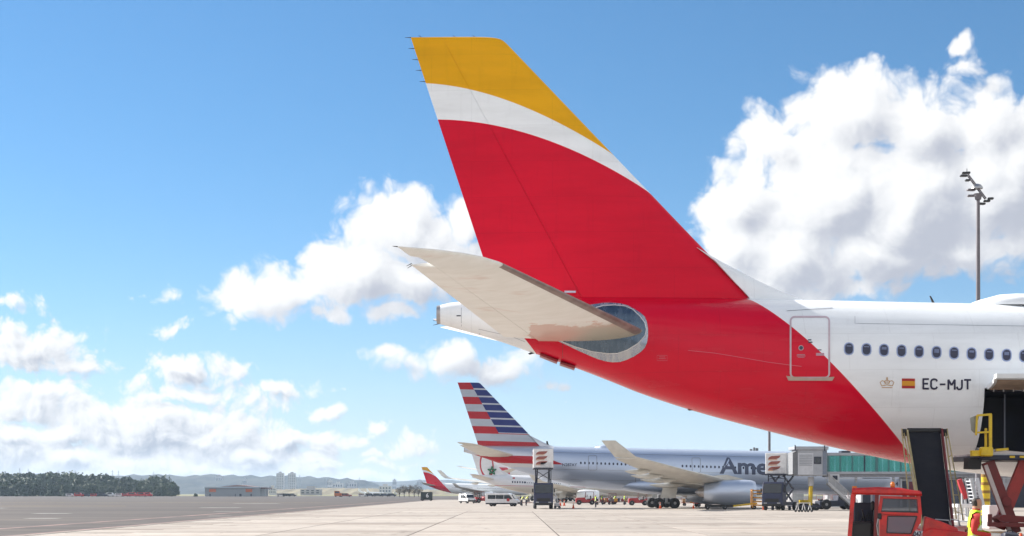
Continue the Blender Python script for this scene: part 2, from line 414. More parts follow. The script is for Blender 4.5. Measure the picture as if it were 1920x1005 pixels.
# ------------------------------------------------------------------ wide-body airliner: meshes built once, shared by every aircraft
YC = 50.0                                            # the near aircraft's centre plane
def L(px, py, lat=0.0):
    p = U(px, py, YC + lat); return Vector((p.x, lat, p.z))
def mx(px): return (px - CX) * YC / FPX
def mz(py): return CAMH + (HOR - py) * YC / FPX
_x = [826, 836, 860, 900, 940, 1000, 1080, 1150, 1200, 1300, 1440, 1560, 1690, 1800, 1920, 2040]
_t = [572, 569, 566, 563, 560.5, 558, 557, 556.8, 557, 558.5, 561.5, 564.5, 567.3, 569.6, 572, 574.6]
_b = [608, 611, 617.5, 628.5, 641, 662, 690, 717, 737, 770, 808, 838, 866, 884, 896, 901.5]
for x_ in (2400, 2900, 3400, 3750): _x.append(x_); _t.append(574.6 + (x_-2040)*.0214); _b.append(901.5 + (x_-2040)*.0214)
for x_, dt, db in ((3900, 14, 4), (4000, 42, 20), (4080, 84, 46), (4130, 122, 76), (4160, 156, 108), (4172, 176, 126)):
    _x.append(x_); _t.append(574.6 + (x_-2040)*.0214 + dt); _b.append(901.5 + (x_-2040)*.0214 - db)
_ft = hermite([mx(x) for x in _x], [mz(y) for y in _t]); _fb = hermite([mx(x) for x in _x], [mz(y) for y in _b])
XT, XN = mx(826), mx(4172)
def fus(X):
    t, b = _ft(X), _fb(X); return (t + b) / 2, (t - b) / 2, (t - b) / 2
def fus_y(X, Z, off=0.0):
    zc, hh, w = fus(X); s = max(-0.995, min(0.995, (Z - zc) / hh))
    c = math.sqrt(1 - s*s); y = -w * c
    return Vector((X, y - off * c, Z + off * s))
def on_fus(px, py, off=0.0):
    Y = YC - 2.5
    for _ in range(12):
        p = U(px, py, Y); q = fus_y(p.x, p.z); Y = YC + q.y
    return fus_y(p.x, p.z, off)
def patch(b, outline, off, rings=6):
    """plate lying on the fuselage skin, outline in px"""
    cx = sum(p[0] for p in outline)/len(outline); cy = sum(p[1] for p in outline)/len(outline); n = len(outline)
    vs = [on_fus(cx, cy, off)]; fs = []
    for r in range(1, rings+1):
        for p in outline: vs.append(on_fus(cx + (p[0]-cx)*r/rings, cy + (p[1]-cy)*r/rings, off))
    for i in range(n): fs.append((0, 1+i, 1+(i+1) % n))
    for r in range(rings-1):
        for i in range(n): fs.append((1+r*n+i, 1+(r+1)*n+i, 1+(r+1)*n+(i+1) % n, 1+r*n+(i+1) % n))
    # edge going down to the skin
    o = 1+(rings-1)*n; k = len(vs)
    for p in outline: vs.append(on_fus(p[0], p[1], -0.01))
    for i in range(n): fs.append((o+i, k+i, k+(i+1) % n, o+(i+1) % n))
    return b.add(vs, fs)
def stroke(b, pts, w, off=0.012, surf=on_fus, closed=False):
    """flat ribbon of width w along pts (px or metres, as surf wants)"""
    n = len(pts); vs = []; fs = []
    for i in range(n):
        a = pts[(i-1) % n] if closed else pts[max(i-1, 0)]; c = pts[(i+1) % n] if closed else pts[min(i+1, n-1)]
        d = Vector((c[0]-a[0], c[1]-a[1])); d = d.normalized() if d.length else Vector((1, 0)); nn = Vector((-d.y, d.x)) * w/2
        vs += [surf(pts[i][0]+nn.x, pts[i][1]+nn.y, off), surf(pts[i][0]-nn.x, pts[i][1]-nn.y, off)]
    for i in range(n if closed else n-1):
        j = (i+1) % n; fs.append((2*i, 2*i+1, 2*j+1, 2*j))
    return b.add(vs, fs)
def rrect(x0, x1, y0, y1, r, n=5):
    out = []
    for cx, cy, a0 in ((x1-r, y1-r, 0), (x0+r, y1-r, 90), (x0+r, y0+r, 180), (x1-r, y0+r, 270)):
        for k in range(n+1):
            a = R(a0 + 90*k/n); out.append((cx + r*math.cos(a), cy + r*math.sin(a)))
    return out
def dense(pts, step):
    out = []
    for a, c in zip(pts, pts[1:]):
        k = max(1, int(math.hypot(c[0]-a[0], c[1]-a[1])/step))
        for i in range(k): out.append((a[0]+(c[0]-a[0])*i/k, a[1]+(c[1]-a[1])*i/k))
    out.append(pts[-1]); return out

# --- fuselage (hold=True leaves the aft cargo opening)
HX0, HX1 = on_fus(1841, 790).x, on_fus(1841, 790).x + 2.75
def hull(hold=False):
    xs = sorted(set([XT + (mx(2040)-XT)*i/70 for i in range(71)] + [mx(2040) + (XN-mx(2040))*(1-(1-i/30)**1.5) for i in range(1, 31)] + ([HX0, HX1] if hold else [])))
    if hold: xs = [x for x in xs if x in (HX0, HX1) or min(abs(x-HX0), abs(x-HX1)) > 0.08]
    th = [2*math.pi*k/64 for k in range(64)]
    if hold:
        a1, a2 = math.asin(-0.075), math.asin(-0.735)
        th = [t for t in th if min(abs(t-(math.pi-a1)), abs(t-(math.pi-a2))) > 0.03]
        th = sorted(th + [math.pi-a1, math.pi-a2])
    rings = []
    for x in xs:
        zc, hh, w = fus(x); rings.append([(x, w*math.cos(t), zc+hh*math.sin(t)) for t in th])
    b = MB(); b.loft(rings)
    if hold:
        n = len(th); keep = []
        for f in b.f:
            if len(f) == 4:
                c = [sum(b.v[i][k] for i in f)/4 for k in range(3)]
                zc, hh, w = fus(c[0]); s = (c[2]-zc)/hh
                if HX0 < c[0] < HX1 and c[1] < 0 and -0.735 < s < -0.075: continue
            keep.append(f)
        b.f = keep; b.mi = [0]*len(keep)
    return b
# --- vertical fin with rudder
FTE = lambda y: 770 + (y-70)*(905-770)/(480-70.0)
FLE = lambda y: (952 + (y-84)*457/477.0) if y >= 84 else hermite([70, 71, 74, 79, 84], [915, 926, 939, 946.5, 952])(y)
FHI = lambda y: 829 + (y-72)*(1083-829)/(547-72.0)
def naca(t): return 5*(0.2969*math.sqrt(t)-0.126*t-0.3516*t*t+0.2843*t**3-0.1036*t**4)
FROWS = [70, 70.6, 72, 74, 77, 80, 84, 95, 120, 160, 200, 250, 300, 350, 400, 450, 490, 520, 545, 575, 600]
FTC = 0.105
def fin_half(xpx, y):
    le, te = FLE(y), FTE(y); t = (le - xpx)/(le - te); t = max(0, min(1, t))
    edge = 1.0 if y > 78 else math.sqrt(max(0.03, 1-((78-y)/8.3)**2))
    return naca(t)*FTC*(FLE(max(y, 84))-te)*YC/FPX*edge + 0.012*edge
def fin_pt(px, py, off=0.0):
    return Vector((mx(px), -fin_half(px, py)-off, mz(py)))
def fin_mesh(lo, hi, gap0, gap1, k=1.0, n=16):
    """lo/hi: px limits as functions of the row"""
    b = MB(); rings = []
    for y in FROWS:
        a, c = lo(y)+gap0, hi(y)+gap1; near = []; far = []
        for i in range(n+1):
            u = i/n; u = u*u*(3-2*u) if k == 1.0 else u; x = a + (c-a)*u
            hf = fin_half(x, y)*k; near.append((mx(x), -hf, mz(y))); far.append((mx(x), hf, mz(y)))
        rings.append(near + far[::-1])
    return b.loft(rings)
# --- horizontal stabiliser (near side; far side mirrored)
def lerp3(a, c, t): return a + (c - a)*t
HS = [(49.3, None, None, None), (48.4, (1202, 619), (945, 631), (1004, 624)), (41.5, (938, 493), (771, 496.5), (818, 488.5))]
h1 = [Vector((*(U(*HS[1][k], yq)),)) for k, yq in ((1, 48.4), (2, 49.15), (3, 49.0))]; h2 = [Vector((*(U(*HS[2][k], HS[2][0])),)) for k in (1, 2, 3)]
def hst(v): return [lerp3(a, c, v) - Vector((0, YC, 0)) for a, c in zip(h1, h2)]
TIPS = [(41.47, (934, 491.5), (795, 486.5)), (41.25, (905, 482), (786, 482.5)), (41.1, (868, 475), (769, 479.5)), (40.95, (820, 468.5), (758, 472)), (40.85, (775, 464.5), (749, 465)), (40.8, (756, 463), (745.5, 462.3))]
def foil(le, te, u0, u1, tc, n=14, cam=0.0):
    up, lo = [], []; ch = (le-te).length
    for i in range(n+1):
        u = u0 + (u1-u0)*(i/n)**1.5 if u0 == 0 else u0 + (u1-u0)*i/n
        p = lerp3(le, te, u); hf = naca(max(u, 0.0))*tc*ch + 0.006
        up.append(p + Vector((0, 0, hf*0.85))); lo.append(p - Vector((0, 0, hf*1.1)))
    return up + lo[::-1]
def tail_main():
    b = MB(); rings = []
    for i in range(-1, 13):
        v = i/12.0 if i >= 0 else -0.05
        le, te, hi = hst(v); rings.append(foil(le, te, 0, (le-hi).length/(le-te).length - 0.0015, 0.095))
    for (y, a, c) in TIPS[1:]:
        le, te = U(*a, y)-Vector((0, YC, 0)), U(*c, y)-Vector((0, YC, 0)); rings.append(foil(le, te, 0, 1, 0.07))
    return b.loft(rings)
def tail_elev(k0=0.0015, kt=1.0):
    b = MB(); rings = []
    for i in range(0, 13):
        le, te, hi = hst(i/12.0); u = (le-hi).length/(le-te).length
        rings.append(foil(le, te, u + k0, 1, 0.095*kt, 6))
    return b.loft(rings)
def mirror(b, lift=0.0):
    c = MB(); c.v = [(x, -y, z + lift*max(0, abs(y)-1.5)) for x, y, z in b.v]; c.f = [f[::-1] for f in b.f]; c.mi = list(b.mi); return c
# --- wing, engine, gear in metres
def wing():
    b = MB(); rings = []
    for y, xl, xt, z, tc in ((-1.5, 36.2, 25.0, 3.0, .13), (-2.9, 35.0, 24.8, 3.1, .13), (-9.6, 30.8, 23.6, 3.75, .115), (-18, 25.5, 20.2, 4.65, .105), (-28.6, 18.9, 16.0, 5.95, .10), (-29.4, 18.2, 15.7, 6.1, .10)):
        rings.append(foil(Vector((xl, y, z)), Vector((xt, y, z-0.15)), 0, 1, tc))
    return b.loft(rings)
def winglet():
    b = MB(); rings = []
    for y, xl, xt, z in ((-29.35, 18.2, 15.7, 6.05), (-29.75, 17.6, 15.3, 6.5), (-30.0, 16.7, 14.7, 7.2), (-30.25, 15.7, 14.1, 7.95)):
        up = []; lo = []
        for i in range(9):
            u = i/8; p = Vector((xl+(xt-xl)*u, y, z)); hf = naca(u)*.09*(xl-xt)+.01
            up.append(p+Vector((0, hf, 0))); lo.append(p-Vector((0, hf, 0)))
        rings.append(up+lo[::-1])
    return b.loft(rings)
EC = (28.2, -9.4, 2.05)
def nacelle():
    b = MB(); b.lathe([(6.15, 1.18), (6.45, 1.26), (6.6, 1.36), (6.5, 1.46), (6.0, 1.58), (4.6, 1.66), (2.6, 1.6), (0.9, 1.34), (0, 1.08), (0.05, 1.02)], EC, 'x', 32, cap=False); return b
def engine_in():
    b = MB(); b.lathe([(6.1, 0.05), (5.7, 0.25), (5.4, 0.4), (5.35, 1.2), (5.2, 1.22), (1.2, 1.1), (0.1, 0.75), (-0.5, 0.55), (-1.0, 0.12)], EC, 'x', 24); return b
def pylon():
    b = MB(); b.loft([[(EC[0]+x, EC[1]+s*w, z) for x, z, w in ((5.2, 3.75, .05), (3.0, 4.3, .22), (0.2, 4.1, .25), (-2.2, 3.6, .08))] +
                      [(EC[0]+x, EC[1]+s*w, z) for x, z, w in ((-2.0, 3.2, .08), (0.2, 2.9, .25), (3.0, 3.3, .22))] for s in (-1, 1)]); return b
def gear_leg():
    b = MB(); b.tube([(24.0, -5.3, 3.3), (24.0, -5.3, 0.75)], 0.19, 12); b.tube([(23.0, -5.3, .68), (25.0, -5.3, .68)], 0.14, 8)
    b.tube([(24.0, -5.3, 1.6), (24.2, -2.8, 2.6)], 0.09, 8)
    for x in (23.0, 25.0): b.tube([(x, -6.0, .68), (x, -4.6, .68)], 0.1, 8)
    return b
def wheel(x, y, r=0.68, w=0.45, ax='y'):
    b = MB(); b.k = 0; b.lathe([(-w/2, r*.55), (-w/2, r*.86), (-w*.36, r*.97), (0, r), (w*.36, r*.97), (w/2, r*.86), (w/2, r*.55)], (x, y, r), ax, 20)
    b.k = 1; b.lathe([(-w/2-.01, .02), (-w/2-.012, r*.2), (-w/2+.04, r*.52), (w/2-.04, r*.52), (w/2+.012, r*.2), (w/2+.01, .02)], (x, y, r), ax, 14); return b
def belly():
    b = MB(); rings = []
    for x, w, zt, zb in ((17.5, .8, 3.0, 2.45), (19.5, 2.2, 3.6, 2.05), (22, 2.95, 3.9, 1.72), (26, 3.2, 4.0, 1.6), (31, 3.2, 4.0, 1.6), (35, 2.9, 3.8, 1.7), (38, 2.0, 3.2, 1.95), (40, .7, 2.7, 2.15)):
        zc, hh = (zt+zb)/2, (zt-zb)/2; z0 = -0.0214*(x-28)
        rings.append([(x, w*math.copysign(abs(math.cos(t))**.8, math.cos(t)), zc+z0+hh*math.copysign(abs(math.sin(t))**.8, math.sin(t))) for t in [2*math.pi*k/32 for k in range(32)]])
    return b.loft(rings)
def flap_fairing(y, x, z, l):
    b = MB(); b.loft([[(x-l*u, y+r*math.cos(t), z-.25-.12*math.sin(u*3)+r*1.3*math.sin(t)) for t in [2*math.pi*k/10 for k in range(10)]] for u, r in ((0, .03), (.15, .18), (.45, .27), (.8, .18), (1, .03))]); return b
SHARED = {}
def part(key, fn, mats, parent, smooth=True, auto=50, name=None):
    """one part of an aircraft; the mesh is made once and shared"""
    mats = mats if isinstance(mats, (list, tuple)) else [mats]
    if key not in SHARED:
        o = fn().build(name or key, mats, parent, smooth=smooth, auto=auto); SHARED[key] = o.data; return o
    o = bpy.data.objects.new(name or key, SHARED[key]); link(o, parent); setmat(o, *mats); return o

# --- aircraft paint, in the aircraft's own coordinates
def steps(N, v, edge, soft=0.006): return N.ramp(v, edge - soft, edge + soft, 0, 1, False)
def poly(N, x, co):
    r = co[0]
    for c in co[1:]: r = N.m('MULTIPLY_ADD', r, x, c) if not isinstance(r, float) else N.m('MULTIPLY_ADD', x, r, c)
    return r
RED, YEL, WHT, SIL = (0.68, 0.0035, 0.030), (0.84, 0.42, 0.004), (0.90, 0.935, 0.965), (0.36, 0.39, 0.44)
def paint(name, build, rough=0.24, metal=0.0, coat=0.12, dirt=0.10, wave=0.10, spec=0.22):
    m, N, p = base_mat(name)
    co = N.n('ShaderNodeTexCoord').outputs['Object']; x, y, z = N.sep(co)
    c = build(N, x, y, z)
    st = N.noise(N.v('MULTIPLY', co, (0.25, 1, 1.6)), 1.1, 6.0, 0.65)
    k = N.ramp(st, 0.35, 0.75, 1.0 + dirt*0.2, 1.0 - dirt)
    c = N.mix(1.0, c, N.xyz(k, k, k), 'MULTIPLY')
    br = N.n('ShaderNodeTexBrick'); N.put(br.inputs['Vector'], N.xyz(x, z, 0.0)); br.inputs['Scale'].default_value = 1.0
    br.inputs['Brick Width'].default_value = 2.6; br.inputs['Row Height'].default_value = 1.15; br.inputs['Mortar Size'].default_value = 0.016; br.inputs['Mortar Smooth'].default_value = 0.6
    kk = N.ramp(br.outputs['Fac'], 0, 1, 1.0, 0.93); c = N.mix(1.0, c, N.xyz(kk, kk, kk), 'MULTIPLY')   # seams between skin panels
    dn = N.noise(N.v('MULTIPLY', co, (2.5, 1, 0.35)), 1.6, 5.0, 0.7); kd = N.ramp(dn, 0.52, 0.80, 1.0, 1.0 - dirt*0.8); c = N.mix(1.0, c, N.xyz(kd, kd, kd), 'MULTIPLY')
    N.put(p.inputs['Base Color'], c); p.inputs['Metallic'].default_value = metal
    N.put(p.inputs['Roughness'], N.ramp(st, 0.3, 0.75, rough, rough + 0.14))
    p.inputs['Coat Weight'].default_value = coat; p.inputs['Coat Roughness'].default_value = 0.06; p.inputs['Specular IOR Level'].default_value = spec
    # skin panels: faint waviness
    b = N.n('ShaderNodeBump'); b.inputs['Strength'].default_value = wave; b.inputs['Distance'].default_value = 0.02
    N.put(b.inputs['Height'], N.noise(N.v('MULTIPLY', co, (0.9, 0.9, 1.9)), 1.0, 2.0, 0.5)); N.put(p.inputs['Normal'], b.outputs[0])
    return m
_by = [(799,156),(874,169),(944,188),(1009,215),(1062,241.5),(1103,264),(1146,288.5)]
_bw = [(821,225),(874,227),(928,237.5),(982,252),(1035.5,271),(1089,292.5),(1127,310),(1180,338),(1222,366)]
_py = polyfit([mx(p[0]) for p in _by], [mz(p[1]) for p in _by], 3); _pw = polyfit([mx(p[0]) for p in _bw], [mz(p[1]) for p in _bw], 3)
_bf = [on_fus(*p) for p in [(1412,566),(1428,571),(1478.5,607),(1523,646),(1557.6,680.6),(1598,721),(1637,764),(1668,802),(1694,837),(1706,853)]]
_pf = polyfit([p.z for p in _bf], [p.x for p in _bf], 3)
_tl = [on_fus(976, 625.6), on_fus(1003, 660)]; _ts = (_tl[1].x-_tl[0].x)/(_tl[1].z-_tl[0].z)
def stripe_fin(N, x, y, z):
    c = N.mix(steps(N, N.m('SUBTRACT', z, poly(N, x, _pw)), 0.0), RED, WHT)
    # beyond the end of the stripes the leading edge stays red
    c = N.mix(steps(N, x, mx(1226), 0.02), c, RED)
    return N.mix(steps(N, N.m('SUBTRACT', z, poly(N, x, _py)), 0.0), c, YEL)
def stripe_hull(N, x, y, z):
    r = N.m('MULTIPLY', steps(N, N.m('SUBTRACT', poly(N, z, _pf), x), 0.0), steps(N, N.m('SUBTRACT', x, N.m('MULTIPLY_ADD', z, _ts, _tl[0].x-_ts*_tl[0].z)), 0.0))
    return N.mix(r, WHT, RED)
P_SFIN = paint('stripe_fin_paint', stripe_fin, 0.3, 0.0, 0.05, dirt=0.10, spec=0.12); P_SHULL = paint('stripe_hull_paint', stripe_hull, 0.18, 0.0, 0.22, dirt=0.10, wave=0.05, spec=0.16)
P_WHITE = paint('white_aircraft_paint', lambda N, x, y, z: N.mix(0.0, WHT, WHT), dirt=0.1)
AAR, AAB = (0.40, 0.018, 0.03), (0.018, 0.03, 0.16)
def flag_fin(N, x, y, z):
    zz = N.m('MULTIPLY_ADD', x, 0.030, z)
    s = N.m('MULTIPLY', N.m('SUBTRACT', 16.66, zz), 1/1.93)
    rs = N.m('GREATER_THAN', N.m('FRACT', s), 0.5); c = N.mix(rs, AAR, (0.40, 0.44, 0.52))
    bl = N.m('LESS_THAN', N.m('FRACT', N.m('MULTIPLY', s, 2.0)), 0.80)
    cb = N.mix(bl, (0.46, 0.49, 0.55), AAB)
    # the blue field in front of a slanting line
    f = N.m('GREATER_THAN', N.m('SUBTRACT', x, N.m('MULTIPLY_ADD', zz, -0.575, 7.95)), 0.0)
    f = N.m('MULTIPLY', f, N.m('GREATER_THAN', zz, 10.0))
    return N.mix(f, c, cb)
def flag_hull(N, x, y, z):
    zz = N.m('MULTIPLY_ADD', x, 0.030, z)
    band = N.m('MULTIPLY', N.m('GREATER_THAN', zz, 6.05), N.m('LESS_THAN', N.m('MULTIPLY_ADD', N.m('MAXIMUM', N.m('SUBTRACT', x, 8.0), 0.0), 0.35, zz), 7.05))
    band = N.m('MULTIPLY', band, N.m('LESS_THAN', x, 11.0))
    wh = N.m('MULTIPLY', N.m('GREATER_THAN', zz, 5.55), N.m('LESS_THAN', x, 9.5))
    c = N.mix(wh, (0.46, 0.54, 0.69), (0.58, 0.60, 0.66))
    return N.mix(band, c, AAR)
P_FFIN = paint('flag_fin_paint', flag_fin, 0.28, 0.0); P_FHULL = paint('silver_hull_paint', flag_hull, 0.32, 0.6, 0.1, 0.03, 0.0, 0.5)
P_SILV = paint('silver_nacelle_paint', lambda N, x, y, z: N.mix(0.0, (0.52, 0.60, 0.74), (0, 0, 0)), 0.30, 0.6, 0.1, 0.03, 0.0, 0.5)
P_GREY = M('underwing_grey', (0.58, 0.57, 0.525), 0.38, var=0.14, scale=0.8, coat=0.1)
P_LIP = M('bare_metal_edge', (0.42, 0.40, 0.40), 0.35, 0.85, var=0.25, scale=2.5)
P_DARK = M('dark_opening', (0.02, 0.02, 0.022), 0.6, var=0.2)
P_RUB = M('tyre_rubber', (0.022, 0.022, 0.024), 0.75, var=0.3)
P_HUB = M('wheel_hub', (0.30, 0.30, 0.31), 0.45, 0.6, var=0.2)
P_GEAR = M('gear_grey', (0.45, 0.46, 0.47), 0.4, 0.2, var=0.2)
P_PANE = glassy('cabin_pane', (0.010, 0.015, 0.055), 0.08)
P_RING = M('window_ring', (0.34, 0.42, 0.66), 0.35, 0.3, var=0.1)
def stab_mat():
    """underside of the stabiliser: cream paint, streaks, worn rosy primer by the root"""
    m, N, p = base_mat('stabiliser_underside'); co = N.n('ShaderNodeTexCoord').outputs['Object']; x, y, z = N.sep(co)
    st = N.noise(N.v('MULTIPLY', N.v('ADD', co, N.xyz(0.0, N.m('MULTIPLY', x, 0.45), 0.0)), (0.8, 2.2, 1.0)), 1.3, 6.0, 0.65)
    c = N.mix(N.ramp(st, 0.3, 0.7), (0.80, 0.80, 0.76), (0.88, 0.885, 0.86))
    nz = N.noise(co, 1.6, 5.0, 0.6)
    prim = N.ramp(N.m('ADD', N.m('ABSOLUTE', y), N.m('MULTIPLY', N.m('SUBTRACT', nz, 0.5), -1.6)), 3.05, 2.95, 0, 1, False)
    prim = N.m('MULTIPLY', prim, N.m('MULTIPLY', N.m('LESS_THAN', x, 3.2), N.m('GREATER_THAN', N.m('MULTIPLY_ADD', nz, 0.8, x), 0.95)))
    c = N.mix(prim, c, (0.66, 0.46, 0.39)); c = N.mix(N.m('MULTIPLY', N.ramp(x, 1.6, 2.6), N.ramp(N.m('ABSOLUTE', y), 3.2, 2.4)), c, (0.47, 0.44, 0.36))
    sm = N.m('MULTIPLY', N.ramp(N.noise(N.v('MULTIPLY', co, (0.5, 1.3, 1)), 1.0, 3.0, 0.6), 0.58, 0.72), 0.4)
    c = N.mix(sm, c, (0.60, 0.40, 0.32))
    N.put(p.inputs['Base Color'], c); p.inputs['Roughness'].default_value = 0.35; p.inputs['Coat Weight'].default_value = 0.15
    return m
P_STAB = stab_mat()
def airliner(name, label, loc, finp, hullp, rudp=None, scale=1.0, rz=0.0, wings=True, hold=False, engp=None, group=None, windows=True, stab=None):
    t = thing(name, label, 'airliner', loc, rz, group); t.scale = (scale,)*3
    rudp = rudp or finp; engp = engp or P_WHITE; stab = stab or P_GREY
    part('fuselage_hold' if hold else 'fuselage', lambda: hull(hold), hullp, t, name='fuselage')
    part('vertical_fin', lambda: fin_mesh(FHI, FLE, 0.5, 0), finp, t)
    part('rudder', lambda: fin_mesh(FTE, FHI, 0, -0.4), rudp, t)
    part('rudder_hinge', lambda: fin_mesh(lambda y: FHI(y)-3, lambda y: FHI(y)+3, 0, 0, 0.88, 2), finp, t)
    def dorsal():
        pts = [(1329, 478), (1371, 500.5), (1419, 525.5), (1463.6, 546.5), (1507, 562.5), (1510, 580)]; low = [(1409, 580), (1390, 541), (1370, 520.5), (1345, 494)]
        b = MB(); rg = []
        for (x, y), (x2, y2) in zip(pts, [(1305, 466), (1340, 492), (1375, 530), (1400, 556), (1413, 575), (1415, 590)]):
            rg.append([(mx(x), 0, mz(y)), (mx(x*.8+x2*.2), -.10, mz(y*.8+y2*.2)), (mx(x*.4+x2*.6), -.20, mz(y*.4+y2*.6)), (mx(x2), -.26, mz(y2)), (mx(x2), .26, mz(y2)), (mx(x*.4+x2*.6), .20, mz(y*.4+y2*.6)), (mx(x*.8+x2*.2), .10, mz(y*.8+y2*.2))])
        return b.loft(rg)
    part('dorsal_fin', dorsal, P_WHITE if hullp is P_SHULL else hullp, t)
    for sd in (0, 1):
        s = part('stabiliser%d' % sd, (lambda: tail_main()) if sd == 0 else (lambda: mirror(tail_main(), .022)), stab, t, name='horizontal_stabiliser')
        part('elevator%d' % sd, (lambda: tail_elev()) if sd == 0 else (lambda: mirror(tail_elev(), .022)), stab, s, name='elevator')
    def exhaust():
        zc, hh, w = fus(XT); b = MB(); b.lathe([(-.10, hh*.80), (-.12, hh*.92), (.02, hh*1.01), (.10, hh*1.035), (.10, hh*.98)], (XT, 0, zc), 'x', 24, False); b.lathe([(-.02, hh*.3), (-.021, hh*.8)], (XT, 0, zc), 'x', 24); return b
    part('exhaust_ring', exhaust, P_LIP, t)
    if windows:
        def wrow():
            b = MB()
            for k in range(88):
                X = 13.0 + k*0.533
                if 24.0 < X < 26.3 or 46 < X < 47.5 or X > 49.5: continue
                z = 6.02 - 0.041*(X-10.6)*0.75
                for sgn in (1, -1):
                    vs = [fus_y(X+u, z+v, 0.012) for u, v in rrect(-.115, .115, -.17, .17, .1, 2)]
                    b.add([(p.x, p.y*sgn, p.z) for p in vs], [tuple(range(len(vs)))])
            return b
        o = part('window_row', wrow, P_PANE, t, smooth=False); o['kind'] = 'stuff'
    if wings:
        part('belly_fairing', belly, hullp, t)
        for sd in (0, 1):
            fl = (lambda f: f) if sd == 0 else (lambda f: (lambda: mirror(f())))
            w = part('wing%d' % sd, fl(wing), P_GREY, t, name='wing')
            part('winglet%d' % sd, fl(winglet), P_GREY, w, name='winglet')
            for q, (y, x, z, l) in enumerate([(-7.0, 26.2, 3.3, 4.6), (-12.5, 24.4, 3.9, 4.4), (-17.0, 22.4, 4.35, 3.9), (-21.5, 20.6, 4.85, 3.2)]):
                part('fairing%d%d' % (q, sd), fl(lambda y=y, x=x, z=z, l=l: flap_fairing(y, x, z, l)), P_GREY, w, name='flap_track_fairing')
            e = part('engine%d' % sd, fl(nacelle), engp, t, name='engine')
            part('engine_core%d' % sd, fl(engine_in), P_LIP, e, name='engine_core')
            part('pylon%d' % sd, fl(pylon), P_GREY, e, name='pylon')
            g = part('gear%d' % sd, fl(gear_leg), P_GEAR, t, name='main_gear')
            for x in (23.0, 25.0):
                for y in (-5.95, -4.65):
                    part('wheel%g%g%d' % (x, y, sd), fl(lambda x=x, y=y: wheel(x, y)), [P_RUB, P_HUB], g, name='wheel', auto=35)
            part('gear_door%d' % sd, fl(lambda: MB().prism([(23.6, 3.5), (25.4, 3.4), (25.1, 1.35), (23.1, 1.35)], -6.32, -6.26)), P_GREY, g, smooth=False, name='gear_door')
        g = part('nose_gear', lambda: MB().tube([(49, 0, 2.4), (49.2, 0, .5)], .13, 10), P_GEAR, t)
        for y in (-.35, .35): part('nose_wheel%g' % y, lambda y=y: wheel(49.2, y, .52, .35), [P_RUB, P_HUB], g, name='wheel', auto=35)
    return t
# ------------------------------------------------------------------ the near aircraft
near = airliner('airliner', 'near white airliner whose tall red tail fin carries a yellow top and a white stripe', (0, YC, 0), P_SFIN, P_SHULL, hold=True, windows=False, stab=P_STAB)
# static wicks
def wick(p0, p1):
    b = MB(); b.tube([p0, p1], 0.016, 5, 0.006); return b.build('static_wick', P_DARK, near)
for y in (70.5, 91, 112, 132, 153): wick(L(FTE(y)+1, y), L(FTE(y)-11, y-.3))
for x in (787, 851, 888): wick(L(x+4, 71), L(x-2, 66))
for a, c, Yq in (((746, 462.5), (736, 461.5), 40.85), ((772, 494), (762, 499), 41.5), ((774, 496), (764, 503), 41.6)):
    wick(U(*a, Yq)-Vector((0, YC, 0)), U(*c, Yq)-Vector((0, YC, 0)))
for dy in (602, 606): wick(L(827, dy), L(812, dy-1+(dy-602)*1.2))
# leading edge strip of the near stabiliser
b = MB(); rg = []
for i in range(13):
    le, te, hi = hst(i/12.0*0.985); ch = (le-te).length; pts = []
    for u, s in ((.040, 1), (.018, 1), (.005, 1), (0, 0), (.005, -1), (.02, -1), (.042, -1)):
        p = lerp3(le, te, u); hf = naca(u)*.095*ch + .006 + .006; pts.append(p + Vector((.006 if u < .01 else 0, 0, s*hf*(.85 if s > 0 else 1.1))))
    rg.append(pts)
b.loft(rg, False, False, False); b.build('leading_edge', M('dull_deice_edge', (0.30, 0.235, 0.215), 0.4, 0.35, var=0.3, scale=2), near, smooth=True)
for px_, py_, r_ in ((903, 515.5, .05), (919, 514.5, .035), (895, 513, .02)):
    p_ = U(px_, py_, 42.6)-Vector((0, YC, 0)); b = MB(); b.cbox((p_.x, p_.y, p_.z-.02), (r_*2.4, r_*4, .10), .4); b.build('drain_hole', P_DARK, near)
# seal plate round the stabiliser root
plate = [(1020,619),(1030,629),(1041,637),(1063,647),(1086,658),(1104,666),(1121,673),(1135,677),(1148,679),(1162,678.5),(1175,674.5),(1189,668),(1201.7,659.5),(1209,652),(1213,643),(1215,631),(1215,617),(1213,604),(1209,594),(1200,586),(1188,579),(1177,573),(1164,569.5),(1148,568),(1132,568),(1110,571),(1085,578),(1050,595)]
def metal_mat(name, c1, c2, rough):
    m, N, p = base_mat(name); co = N.n('ShaderNodeTexCoord').outputs['Object']
    st = N.noise(N.v('MULTIPLY', co, (3.0, 1.0, 0.8)), 1.5, 5.0, 0.7)
    N.put(p.inputs['Base Color'], N.mix(N.ramp(st, 0.35, 0.68), c1, c2)); p.inputs['Metallic'].default_value = 0.75
    N.put(p.inputs['Roughness'], N.ramp(st, 0.3, 0.7, rough, rough+.25)); return m
b = MB(); patch(b, plate, 0.012, 5); b.build('seal_plate', metal_mat('brushed_seal_plate', (0.34, 0.38, 0.46), (0.52, 0.53, 0.55), 0.16), near, smooth=True, auto=60)
inner = [(1041,621),(1045,633),(1056,641),(1080,650),(1110,658.5),(1140,662.5),(1158,662),(1176,656),(1196,644),(1209,630),(1212,618),(1209,606),(1200,594),(1186,581),(1172,575),(1152,573),(1132,574),(1108,580),(1080,592)]
b = MB(); patch(b, inner, 0.024, 5); b.build('seal_plate', metal_mat('sky_tint_seal_plate', (0.10, 0.145, 0.20), (0.15, 0.20, 0.26), 0.12), near, smooth=True, auto=60)  # bluish base: the sky's reflection put into the metal colour
